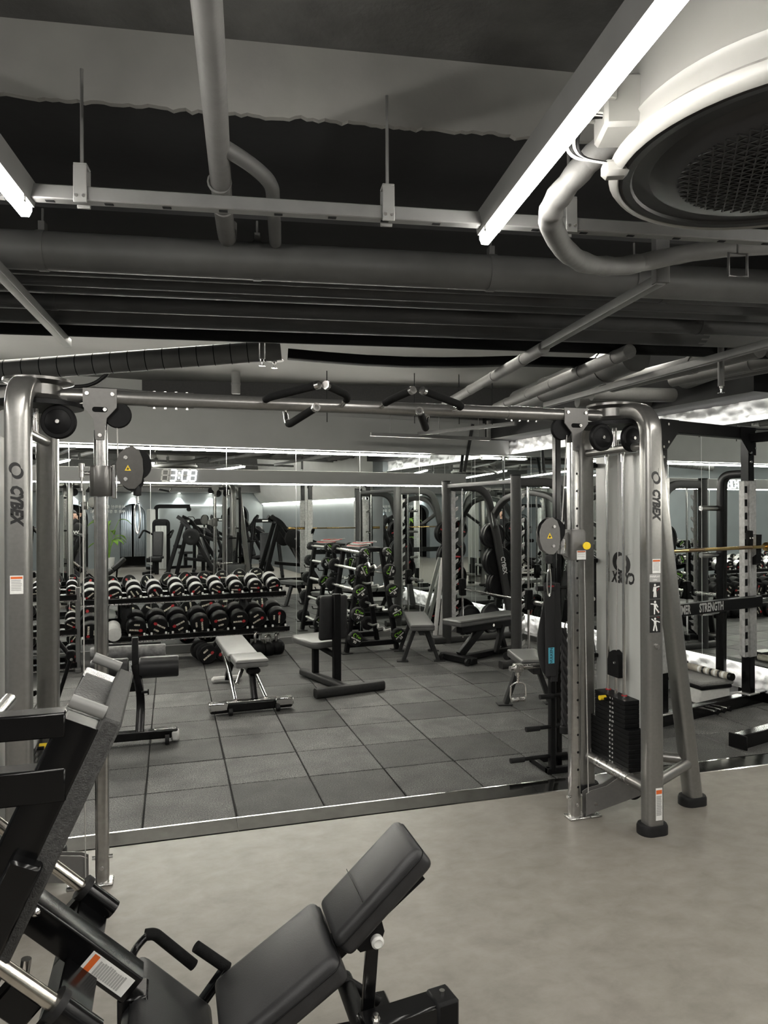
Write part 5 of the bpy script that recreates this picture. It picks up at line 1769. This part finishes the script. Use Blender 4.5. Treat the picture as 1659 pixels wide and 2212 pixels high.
# insulated hose from the unit
hz_ = [(1.14, 2.04, 2.9), (1.05, 2.17, 2.85), (.99, 2.24, 2.79), (.95, 2.33, 2.73), (.969, 2.392, 2.7), (1.142, 2.691, 2.72), (1.344, 2.922, 2.75), (1.562, 3.039, 2.79), (1.765, 3.08, 2.85), (1.989, 3.069, 2.9), (2.6, 3.05, 2.96), (3.4, 3.05, 3.0)]
mb = MB()
pp = fillet([Bf(*p) for p in hz_], .16, 4)
wr_ = [1+.05*sin(i*1.9)+.03*sin(i*4.7) for i in range(len(pp))]
mb.sweep(pp, circ(.041, 16), scale=wr_)
tag(mb.build('insulated_hose', 'insulation'), 'light grey wrapped insulation hose bending down from the air conditioner', 'hose')
# ================================================================ runs towards the back wall
def run(name, pts, prof, mat, label, cat='pipe', x=(0, 0, 1), rings=0, r=0.):
    t = thing(name, label, cat, (0, 0, 0))
    P_ = [Bf(*p) for p in pts]
    mb = MB()
    mb.sweep(P_, prof, x=x)
    mb.build('pipe' if cat == 'pipe' else 'rail', mat, t)
    for k in range(rings):
        f = (k+.6)/rings
        c = P_[0].lerp(P_[-1], f)
        d = (P_[-1]-P_[0]).normalized()
        mb = MB()
        mb.cyl(c-d*.03, c+d*.03, r*1.07, 16)
        mb.build('pipe_joint', mat, t)
    return t
run('strut_channel', [(1.85, 3.2, 2.8), (1.82, 4.6, 2.8)], rrect(.05, .05, .004), 'strut_grey', 'grey slotted steel strut running away below the pipes at the right', 'strut')
mb = MB()
mb.sweep([Bf(1.85, 3.2, 2.78), Bf(1.85, 3.2, 3.24)], rrect(.07, .05, .006), x=XB)
tag(mb.build('strut_drop', 'pipe_grey'), 'grey vertical channel that carries the strut at the right', 'strut')
run('insulated_pipe', [(1.82, 4.6, 2.79), (1.81, 7.3, 2.81)], circ(.042, 16), 'insulation', 'wrapped pipe continuing the right strut towards the mirror wall', rings=4, r=.042)
run('insulated_pipe', [(2.39, 7.4, 2.8), (2.51, 4.75, 2.82)], circ(.05, 16), 'insulation', 'second wrapped pipe above the right crossover tower', rings=5, r=.05)
run('round_duct', [(2.72, 7.6, 2.9), (2.85, 5.3, 2.92)], circ(.13, 20), 'pipe_grey', 'wide grey duct beside the wrapped pipe above the right tower', rings=2, r=.13)
run('strut_channel', [(2.66, 6.7, 2.73), (3.2, 3.6, 2.75)], rrect(.05, .05, .004), 'strut_grey', 'long grey strut slanting above the right tower', 'strut')
for i, (u, v0, v1, r) in enumerate(((3.13, 6.25, 4.7, .07), (3.55, 5.95, 4.7, .06), (3.71, 5.8, 4.7, .045), (3.86, 5.7, 4.7, .05))):
    run('grey_pipe', [(u, v0, 2.86), (u+.35, v1, 2.86)], circ(r, 16), 'insulation', ORD[i]+' of four short grey pipes under the ceiling at the right edge', rings=1, r=r)
for i, (v, z) in enumerate(((6.62, 2.84), (6.95, 2.82))):
    run('pale_pipe', [(3.1, v, z), (4.5, v, z)], circ(.07, 16), 'insulation', ('nearer' if i == 0 else 'farther')+' pale cross pipe above the right mirror')
run('strut_channel', [(-1.19, 3.3, 2.8), (-1.28, 4.95, 2.8)], rrect(.05, .05, .004), 'strut_grey', 'grey steel strut below the pipes at the left edge', 'strut')
# square hanger at the right
t = thing('pipe_hanger', 'small square steel hanger frame at the right edge of the ceiling', 'hanger', Bf(2.05, 2.91, 2.78), AB)
bp('frame', 'strut_grey', lambda m: m.tube([(-.045, 0, -.05), (.045, 0, -.05), (.045, 0, .05), (-.045, 0, .05)], .007, 6, closed=True))
bp('rod', 'strut_grey', lambda m: m.cyl((0, 0, .05), (0, 0, .49), .005, 8))
# sprinklers
def sprinkler(p, top, label, plate=False):
    global t
    t = thing('sprinkler', label, 'sprinkler', p)
    h = top-p[2]
    bp('drop_pipe', 'pipe_grey', lambda m: m.cyl((0, 0, .05), (0, 0, h), .022, 14))
    bp('reducer', 'pipe_grey', lambda m: m.lathe((0, 0, h*.55), (0, 0, 1), [(.022, 0), (.03, .01), (.03, .06), (.022, .07)], 14))
    bp('head', 'chrome', lambda m: m.lathe((0, 0, 0), (0, 0, 1), [(.026, 0), (.026, .003), (.006, .006), (.008, .03), (.014, .035), (.014, .055), (0, .055)], 14))
    if plate:
        bp('cover_plate', 'white_print', lambda m: m.lathe((0, 0, .06), (0, 0, 1), [(.075, 0), (.07, .008), (.02, .02)], 24))
    return t
sprinkler(Bf(-.04, 5.3, 2.755), 3.24, 'grey sprinkler drop pipe hanging in front of the cable bundle')
sprinkler(Bf(.05, 5.75, 2.83), 3.24, 'sprinkler with a round white plate behind the pipes', True)
sprinkler(Bf(3.21, 4.75, 2.54), 3.24, 'sprinkler drop pipe at the right edge of the ceiling')
t = thing('white_pipe', 'pale vertical pipe coming down from the back ceiling', 'pipe', Bf(-.36, 8.4, 3.05), AB)
bp('pipe', 'insulation', lambda m: m.cyl((0, 0, 0), (0, 0, .26), .05, 16))
bp('pipe_band', 'pipe_grey', lambda m: m.cyl((0, 0, .1), (0, 0, .125), .053, 16))
for i, u in enumerate((.66, 1.67, 2.2, 2.6)):
    mb = MB()
    mb.cyl(Bf(u, 8.2, 2.72), Bf(u, 8.2, 3.3), .006, 6)
    tag(mb.build('hanger_rod', 'black_satin'), ORD[i]+' thin rod from the left hanging from the back ceiling', 'rod', 'thin rods at the back ceiling')
# strut tray hung in front of the back soffit
t = thing('strut_channel', 'grey strut hung in front of the soffit with an upturned end', 'strut', Mf(4.2, 8.55, 2.69), AM)
bp('rail', 'strut_grey', lambda m: m.box((.1, 0, 0), (1.75, .045, .045), .003))
bp('rail_end', 'strut_grey', lambda m: m.box((.96, 0, .12), (.045, .045, .26), .003))
bp('diagonal_rail', 'strut_grey', lambda m: m.sweep([(-.1, 0, .03), (.6, -1.2, .06)], rrect(.045, .045, .003), x=(0, 0, 1)))
for x in (-.5, .2, .8):
    bp('hanger_rod', 'strut_grey', lambda m: m.cyl((x, 0, .02), (x, 0, .6), .005, 6))
for i in range(3):
    mb = MB()
    y0 = 8.95-.05*i
    mb.tube([Mf(-3.5+1.1*k, y0+.02*sin(k*1.7+i), 3.06+.03*i+.015*sin(k*2.1+i)) for k in range(8)], .014, 8)
    tag(mb.build('conduit', 'black_satin' if i % 2 else 'pipe_grey'), ('front', 'middle', 'rear')[i]+' conduit lying along the top of the back soffit', 'conduit', 'conduits above the soffit')
mb = MB()
mb.tube(fillet([Bf(-1.63, 7.85, 3.3), Bf(-1.62, 7.85, 3.15), Bf(-1.8, 7.9, 3.02), Bf(-2.3, 8.0, 3.0)], .15, 6), .022, 10)
tag(mb.build('black_cable', 'black_satin'), 'thick black cable hanging down near the left tower top', 'cable')
# ================================================================ clock on the grey band
ck = thing('digital_clock', 'white seven-segment wall clock reading 3:08 on the grey band', 'clock', Mf(1.135, KW-.045, 2.155), AM)
SEG = {'3': 'abgcd', '0': 'abcdef', '8': 'abcdefg', ' ': ''}
pm('clock_off', (.62, .62, .6), .5, 0., .03, 30)
def seg7(ch, x0):
    w, h, s = .07, .13, .017
    sh = .12
    pos = {'a': (0, h/2, w-.01, s), 'g': (0, 0, w-.014, s), 'd': (0, -h/2, w-.01, s), 'f': (-w/2, h/4, s, h/2-.008), 'b': (w/2, h/4, s, h/2-.008), 'e': (-w/2, -h/4, s, h/2-.008), 'c': (w/2, -h/4, s, h/2-.008)}
    for k, (x, z, a, b) in pos.items():
        on = k in SEG[ch]
        mb = MB()
        q_ = V((x0+x+sh*z, 0, z))
        pr = [(-a/2+sh*-b/2, -b/2), (a/2+sh*-b/2, -b/2), (a/2+sh*b/2, b/2), (-a/2+sh*b/2, b/2)]
        mb.prism(pr, q_, (1, 0, 0), (0, 0, 1), .016)
        mb.build('segment', 'clock_white' if on else 'clock_off', ck)
for ch, x in ((' ', -.17), ('3', -.075), ('0', .065), ('8', .16)):
    seg7(ch, x)
for z in (-.03, .03):
    mb = MB()
    mb.cyl((-.005+.1*z, -.008, z), (-.005+.1*z, .008, z), .012, 14)
    mb.build('colon_dot', 'clock_white', ck)
mb = MB()
for z in (-.062, .062):
    mb.box((-.005, 0, z), (.09, .008, .006), .001)
mb.box((-.12, .004, -.072), (.08, .006, .006), .001)
mb.box((.11, .004, -.072), (.08, .006, .006), .001)
mb.box((0, .018, 0), (.1, .03, .03), .002)
mb.build('clock_bridge', 'clock_off', ck)
# ================================================================ what the mirrors show behind the camera
# --- arch curtain, wall lettering, lit recess
pm('curtain_grey', (.45, .49, .53), .55, .1, .1, 6)
pm('glow_panel', (.33, .36, .36), .5, 0., .03, 5)
t = thing('curtain', 'grey-blue satin curtain closing the arched doorway', 'curtain', Mf(1.59, KR-.12), AM)
for s in (-1, 1):
    vs, fs = [], []
    n = 60
    for i in range(n+1):
        x = s*(.03+.34*i/n)
        y = .03*sin(i*.62)+.012*sin(i*1.7)
        top = min(1.98, 2.0-.39+sqrt(max(0, .39**2-x*x)))-.02
        vs += [(x, y, .32), (x, y*.7, 1.1), (x, y, top)]
    for i in range(n):
        q_ = 3*i
        fs += [(q_, q_+3, q_+4, q_+1), (q_+1, q_+4, q_+5, q_+2)]
    mb = MB()
    mb.add(vs, fs)
    o = mb.build('curtain_panel', 'curtain_grey', t, ang=180)
    md = o.modifiers.new('thickness', 'SOLIDIFY')
    md.thickness = .004
o = thing('wall_lettering', 'two lines of white Korean lettering on the rear wall', 'lettering', Mf(.75, KR+.004, 1.84), AM)
txt('lettering', '사용하신 물품은 제자리에', 'white_print', o, (0, 0, .06), (-1, 0, 0), (0, 0, 1), .115, ext=.002)
txt('lettering', '사용 후 정리해 주세요', 'white_print', o, (.1, 0, -.09), (-1, 0, 0), (0, 0, 1), .115, ext=.002)
mb = MB()
mbox(mb, 2.35, 4.4, KR, KR+.04, FZ, 1.93)
tag(mb.build('wall_panel', 'glow_panel'), 'pale wall panel with light edges behind the machines', 'wall panel')
led_line('led_strip_light', Mf(2.33, KR+.05, 1.95), Mf(4.4, KR+.05, 1.95), .008, 'edge_white', 'LED strip along the top edge of the pale wall panel')
led_line('led_strip_light', Mf(2.33, KR+.05, .1), Mf(2.33, KR+.05, 1.93), .008, 'edge_white', 'vertical LED strip at the side of the pale wall panel')
def spot(a, label):
    global t
    t = thing('wall_spotlight', label, 'light', Mf(a, KR+.12, 2.34), AM)
    bp('housing', 'white_metal', lambda m: m.cyl((0, 0, 0), (0, 0, .02), .045, 16))
    bp('lens', 'cove_white', lambda m: m.cyl((0, 0, -.004), (0, 0, 0), .035, 16))
    ld = bpy.data.lights.new('spot_bulb', 'SPOT')
    ld.energy = 30
    ld.spot_size = radians(80)
    ld.spot_blend = .6
    ld.shadow_soft_size = .03
    lo_ = bpy.data.objects.new('spot_bulb', ld)
    COL.objects.link(lo_)
    lo_.parent = t
    lo_.location = (0, 0, -.02)
    lo_.rotation_euler = (radians(-8), 0, 0)
for a, n in ((1.59, 'over the curtained arch'), (-.15, 'over the left arch'), (3.0, 'over the left part of the pale panel'), (4.0, 'over the right part of the pale panel')):
    spot(a, 'small ceiling spotlight '+n)
# --- palm plant in a pot
pm('leaf_green', (.22, .42, .05), .45, 0., .2, 10)
t = thing('potted_plant', 'tall green leafy plant in a white pot by the rear wall', 'plant', Mf(.85, KR+.75, FZ), 0)
bp('pot', 'white_metal', lambda m: m.lathe((0, 0, 0), (0, 0, 1), [(.0, 0), (.12, 0), (.16, .3), (.165, .38), (.15, .38), (.14, .34), (0, .34)], 24))
bp('soil', 'black_matte', lambda m: m.lathe((0, 0, .33), (0, 0, 1), [(.14, 0), (0, .01)], 20))
rnd = random.Random(4)
for k in range(13):
    a = k*2.4
    h = .75+.8*rnd.random()
    tip = V((cos(a)*(.12+.2*rnd.random()), sin(a)*(.12+.2*rnd.random()), h))
    st = bp('leaf_stem', 'leaf_green', lambda m: m.tube([(0, 0, .33), (tip.x*.3, tip.y*.3, h*.7), tuple(tip)], .008, 6))
    d = V((cos(a), sin(a), .25))
    sd = V((-sin(a), cos(a), 0))
    L, W = .34+.1*rnd.random(), .085
    vs, fs = [], []
    for i in range(9):
        u = i/8
        ww = W*sin(pi*min(.98, u*.95+.04))
        c = tip+d*(L*u)+V((0, 0, .12*u-.34*u*u))
        vs += [c-sd*ww+V((0, 0, .02)), c, c+sd*ww+V((0, 0, .02))]
    for i in range(8):
        q_ = 3*i
        fs += [(q_, q_+1, q_+4, q_+3), (q_+1, q_+2, q_+5, q_+4)]
    o = MB().add(vs, fs).build('leaf', 'leaf_green', t, ang=180)
    md = o.modifiers.new('thickness', 'SOLIDIFY')
    md.thickness = .002
# --- machines
def pulldown(loc, rz, label):
    t = thing('lat_pulldown', label, 'exercise machine', loc, rz)
    bp_ = lambda *a, **k: bp(*a, par=t, **k)
    bp_('tower', 'black_satin', lambda m: m.sweep(fillet([(0, .35, .03), (0, .35, 1.93), (0, -.75, 1.93)], .12, 6), rrect(.08, .12, .012), x=(1, 0, 0)))
    bp_('shroud', 'shroud', lambda m: m.box((0, .5, 1.0), (.36, .16, 1.7), .03))
    for i in range(3):
        bp_('shroud_rib', 'grey_print', lambda m: m.box((-.1+.1*i, .417, 1.0), (.012, .01, 1.6), .003))
    bp_('stack', 'black_satin', lambda m: m.box((0, .45, .4), (.22, .1, .6), .01))
    bp_('pulley', 'black_satin', lambda m: m.lathe((-.02, -.72, 1.84), (1, 0, 0), [(0, 0), (.07, 0), (.06, .02), (.07, .04), (0, .04)], 20))
    bp_('cable', 'cable', lambda m: m.cyl((0, -.78, 1.82), (0, -.78, 1.62), .004, 6))
    bp_('pull_bar', 'black_satin', lambda m: m.tube(fillet([(-.32, -.78, 1.5), (-.2, -.78, 1.6), (.2, -.78, 1.6), (.32, -.78, 1.5)], .06, 4), .014, 8))
    pad('seat_pad', (0, -.6, .48), (.3, .36, .08), (1, 0, 0), (0, 0, 1), t, (0, 0, 0), r=.02)
    bp_('seat_post', 'black_satin', lambda m: m.box((0, -.6, .22), (.08, .1, .46), .006))
    for s in (-1, 1):
        bp_('thigh_roller', 'foam', lambda m: m.cyl((s*.05, -.36, .68), (s*.24, -.36, .68), .06, 16))
    bp_('base', 'black_satin', lambda m: m.box((0, -.15, .04), (.1, 1.3, .08), .01))
    bp_('base_foot', 'black_satin', lambda m: m.box((0, .5, .04), (.6, .1, .08), .01))
    return reg(t)
def press_machine(loc, rz, label):
    t = thing('selector_machine', label, 'exercise machine', loc, rz)
    bp_ = lambda *a, **k: bp(*a, par=t, **k)
    bp_('tower', 'black_satin', lambda m: m.sweep(fillet([(-.2, .3, .03), (-.2, .3, 1.5), (.2, .3, 1.5), (.2, .3, .03)], .1, 6), rrect(.08, .1, .02), x=(0, 1, 0)))
    bp_('shroud', 'shroud', lambda m: m.box((0, .3, .75), (.32, .1, 1.3), .02))
    for i in range(3):
        bp_('shroud_rib', 'grey_print', lambda m: m.box((-.09+.09*i, .246, .75), (.012, .008, 1.2), .003))
    bp_('top_cover', 'black_satin', lambda m: m.box((0, .3, 1.42), (.36, .12, .16), .03))
    pad('back_pad', (0, -.1, .85), (.28, .7, .08), (1, 0, 0), (0, -1, .15), t, (0, 0, 0), r=.03)
    pad('seat_pad', (0, -.32, .47), (.34, .4, .08), (1, 0, 0), (0, 0, 1), t, (0, 0, 0), r=.03)
    bp_('seat_post', 'black_satin', lambda m: m.box((0, -.25, .22), (.1, .1, .44), .006))
    for s in (-1, 1):
        bp_('press_arm', 'black_satin', lambda m: m.tube(fillet([(s*.2, .2, 1.1), (s*.42, .0, 1.25), (s*.42, -.45, 1.05)], .12, 5), .028, 10))
        bp_('grip', 'foam', lambda m: m.cyl((s*.42, -.3, 1.12), (s*.42, -.48, 1.04), .026, 12))
        bp_('foot', 'black_satin', lambda m: m.sweep([(s*.2, .4, .04), (s*.3, -.5, .04)], rrect(.08, .08, .01), x=(0, 0, 1)))
    bp_('leg_roller', 'foam', lambda m: m.cyl((-.2, -.56, .42), (.2, -.56, .42), .06, 16))
    return reg(t)
def plate_machine(loc, rz, label):
    t = thing('plate_loaded_press', label, 'exercise machine', loc, rz)
    bp_ = lambda *a, **k: bp(*a, par=t, **k)
    for s in (-1, 1):
        bp_('side_frame', 'black_satin', lambda m: m.sweep(fillet([(s*.45, -.5, .04), (s*.32, .4, 1.5), (s*.2, .62, 1.62)], .2, 5), rrect(.07, .1, .012), x=(1, 0, 0)))
        bp_('rear_frame', 'black_satin', lambda m: m.sweep([(s*.45, .85, .04), (s*.28, .45, 1.5)], rrect(.07, .1, .012), x=(1, 0, 0)))
        bp_('floor_bar', 'black_satin', lambda m: m.box((s*.45, .15, .04), (.08, 1.4, .08), .01))
        bp_('press_arm', 'black_satin', lambda m: m.sweep(fillet([(s*.3, .5, 1.5), (s*.5, .1, 1.2), (s*.42, -.45, .98)], .15, 5), rrect(.06, .08, .01), x=(1, 0, 0)))
        bp_('grip', 'foam', lambda m: m.cyl((s*.24, -.44, .98), (s*.46, -.44, .98), .022, 12))
        for j in range(2):
            bp_('loaded_plate', 'plate_rubber', lambda m: m.lathe((s*(.56+.05*j), .15, 1.1), (s, 0, 0), [(0, 0), (.2, 0), (.22, .01), (.22, .03), (.2, .04), (.12, .03), (0, .03)], 24))
        bp_('plate_horn', 'chrome', lambda m: m.cyl((s*.5, .15, 1.1), (s*.76, .15, 1.1), .025, 12))
    bp_('top_cross', 'black_satin', lambda m: m.box((0, .45, 1.5), (.6, .08, .1), .01))
    bp_('name_plate', 'white_print', lambda m: m.box((0, .395, 1.5), (.16, .006, .04), .002))
    pad('back_pad', (0, .0, .82), (.28, .75, .08), (1, 0, 0), (0, -1, .4), t, (0, 0, 0), r=.03)
    pad('seat_pad', (0, -.4, .45), (.34, .36, .08), (1, 0, 0), (0, .15, 1), t, (0, 0, 0), r=.03)
    bp_('seat_beam', 'black_satin', lambda m: m.sweep([(0, -.55, .38), (0, .5, .5)], rrect(.08, .08, .01), x=(1, 0, 0)))
    bp_('seat_leg', 'black_satin', lambda m: m.box((0, -.45, .2), (.08, .08, .4), .01))
    return reg(t)
pm('shroud', (.5, .51, .49), .22)
pd_ = pulldown(V((3.05, -4.6, FZ)), radians(80), 'black lat pulldown tower with pale shroud at the rear wall')
pm1 = press_machine(V((2.45, -2.95, FZ)), radians(205), 'black seated machine with pale ribbed shroud next to the lat pulldown')
dup(pm1, V((3.75, -3.15, FZ)), radians(190), 'black seated machine to the right of the lat pulldown')
plm = plate_machine(V((3.25, -1.25, FZ)), radians(120), 'black plate-loaded incline press in front of the seated machines')
dup(plm, V((4.7, -.4, FZ)), radians(200), 'black plate-loaded press in the middle of the rear machines')
dup(plm, V((4.85, -2.2, FZ)), radians(150), 'black plate-loaded press between the seated machine and the right wall')
dup(plm, V((4.9, -4.3, FZ)), radians(160), 'black plate-loaded press in the rear right corner')
dup(plm, V((4.75, 1.55, FZ)), radians(100), 'black plate-loaded press nearest the right wall')
dup(pm1, V((-1.6, -2.2, FZ)), radians(150), 'black seated machine left of the person')
dup(plm, V((-2.3, .3, FZ)), radians(190), 'black plate-loaded press at the left wall')
dup(pd_, V((-2.9, -3.6, FZ)), radians(10), 'black lat pulldown tower in the rear left corner')
# --- the person taking the picture
pm('skin', (.55, .34, .25), .5, 0., .05, 20)
pm('hair', (.012, .01, .009), .5, 0., .3, 80)
pm('hoodie', (.014, .014, .015), .8, 0., .2, 60)
pm('trousers', (.02, .02, .024), .8, 0., .2, 60)
def skinmesh(name, chains, mat, parent, sub=2):
    """chains: lists of (point, radius); first point of the first chain is the root; shared points are merged"""
    verts, rad, edges, key = [], [], [], {}
    for ch in chains:
        prev = None
        for p, r in ch:
            k = tuple(round(c, 4) for c in p)
            if k not in key:
                key[k] = len(verts)
                verts.append(p)
                rad.append(r)
            i = key[k]
            if prev is not None and prev != i:
                edges.append((prev, i))
            prev = i
    me = bpy.data.meshes.new(name)
    me.from_pydata(verts, edges, [])
    o = bpy.data.objects.new(name, me)
    COL.objects.link(o)
    md = o.modifiers.new('skin', 'SKIN')
    for i, v in enumerate(me.skin_vertices[0].data):
        r = rad[i]
        v.radius = r if isinstance(r, tuple) else (r, r)
        v.use_root = (i == 0)
    md.use_smooth_shade = True
    s = o.modifiers.new('sub', 'SUBSURF')
    s.levels = sub
    s.render_levels = sub
    dg = bpy.context.evaluated_depsgraph_get()
    m2 = bpy.data.meshes.new_from_object(o.evaluated_get(dg))
    bpy.data.objects.remove(o, do_unlink=True)
    m2.materials.clear()
    m2.shade_smooth()
    return link(name, m2, mat, parent)
PE = thing('person', 'person in a black hoodie holding a phone up to take the picture', 'person', (-.09, -.36, FZ), -yaw)
H0 = -FZ
sh = 1.42
arms = []
for s in (-1, 1):
    arms.append([((0, -.02, sh-.02), .1), ((s*.17, -.02, sh), .062), ((s*.27, .06, sh-.2), .052), ((s*.19, .23, sh+.0), .042), ((s*.075+.07, .3, sh+.18), .032), ((s*.055+.075, .32, sh+.26), .03)])
torso = [((0, 0, .95), (.15, .11)), ((0, 0, 1.12), (.15, .1)), ((0, -.02, sh-.12), (.17, .11)), ((0, -.02, sh-.02), .1), ((0, 0, sh+.08), .058), ((0, .02, sh+.14), .055)]
legs = [[((0, 0, .95), (.15, .11)), ((s*.09, 0, .88), .09), ((s*.1, .01, .5), .06), ((s*.11, 0, .09), .042), ((s*.115, .1, .04), .04), ((s*.12, .18, .035), .03)] for s in (-1, 1)]
skinmesh('body', [torso]+arms+legs, 'skin', PE)
def grow(ch, g, n=None):
    ch = ch[:n] if n else ch
    return [(p, tuple(c+g for c in r) if isinstance(r, tuple) else r+g) for p, r in ch]
hd = skinmesh('hoodie', [grow(torso, .022, 5)]+[grow(a, .018, 5) for a in arms], 'hoodie', PE)
bp('hood', 'hoodie', lambda m: m.lathe((0, -.06, sh+.0), (0, -.25, 1), [(.12, 0), (.14, .05), (.12, .11), (.085, .13)], 20), hd)
txt('chest_print', 'VVV', 'white_print', hd, (0, .125, 1.27), (-1, 0, 0), (0, 0, 1), .1, bold=.006, ext=.002)
skinmesh('trousers', [[((0, 0, .95), (.165, .125)), ((0, 0, 1.02), (.16, .12))]]+[grow(l, .022, 4) for l in legs], 'trousers', PE)
for s in (-1, 1):
    bp('shoe', 'black_satin', lambda m: m.sphere((s*.118, .08, .045), .1, 16, (.5, 1.35, .45)), PE)
hc = V((0, .03, sh+.245))
head = bp('head', 'skin', lambda m: m.sphere(hc, .1, 20, (.78, .95, 1.18)), PE)
bp('nose', 'skin', lambda m: m.lathe(hc+V((0, .085, -.0)), (0, .3, -1), [(.004, -.02), (.01, .01), (.014, .03), (0, .04)], 10), head)
for s in (-1, 1):
    bp('eye', 'black_print', lambda m: m.sphere(hc+V((s*.03, .085, .012)), .009, 10, (1.3, .6, .7)), head)
    bp('ear', 'skin', lambda m: m.sphere(hc+V((s*.08, .0, -.005)), .026, 10, (.4, .7, 1.1)), head)
bp('mouth', 'red_print', lambda m: m.sphere(hc+V((0, .088, -.05)), .014, 10, (1.4, .5, .35)), head)
bp('hair', 'hair', lambda m: m.sphere(hc+V((0, -.02, .028)), .107, 20, (.82, .95, 1.1)), PE)
bp('fringe', 'hair', lambda m: m.sphere(hc+V((0, .05, .075)), .06, 14, (1.15, .7, .5)), PE)
# fingers round the phone
for s in (-1, 1):
    base = V((s*.055+.075, .32, sh+.25))
    for j in range(4):
        z = base.z+.045-.022*j
        L = (.9, 1.0, .95, .75)[j]
        c = [base+V((0, .0, .03-.02*j)), V((base.x+s*.012, base.y+.03, z)), V((base.x+s*.008-s*.01*L, base.y+.046, z+.004)), V((base.x-s*.035*L, base.y+.04, z+.004))]
        bp('finger', 'skin', lambda m: m.tube(fillet(c, .012, 3), .0082, 8), PE)
    bp('thumb', 'skin', lambda m: m.tube(fillet([base+V((0, -.01, .0)), base+V((-s*.02, -.012, .03)), base+V((-s*.036, .002, .05))], .012, 3), .0095, 8), PE)
# phone: lens at the camera position, body just behind it
ph = thing('smartphone', 'black smartphone held upright by the person', 'phone', V((0, 0, CAM_H))-fwd*.012+V((.025, -.008, -.05)), -yaw)
bp('phone_body', 'black_gloss', lambda m: m.box((0, 0, 0), (.072, .008, .148), .003), ph)
bp('camera_bump', 'charcoal', lambda m: m.box((-.017, .0045, .052), (.03, .002, .034), .0008), ph)
bp('screen', 'black_gloss', lambda m: m.box((0, -.0045, 0), (.066, .001, .142), .0004), ph)
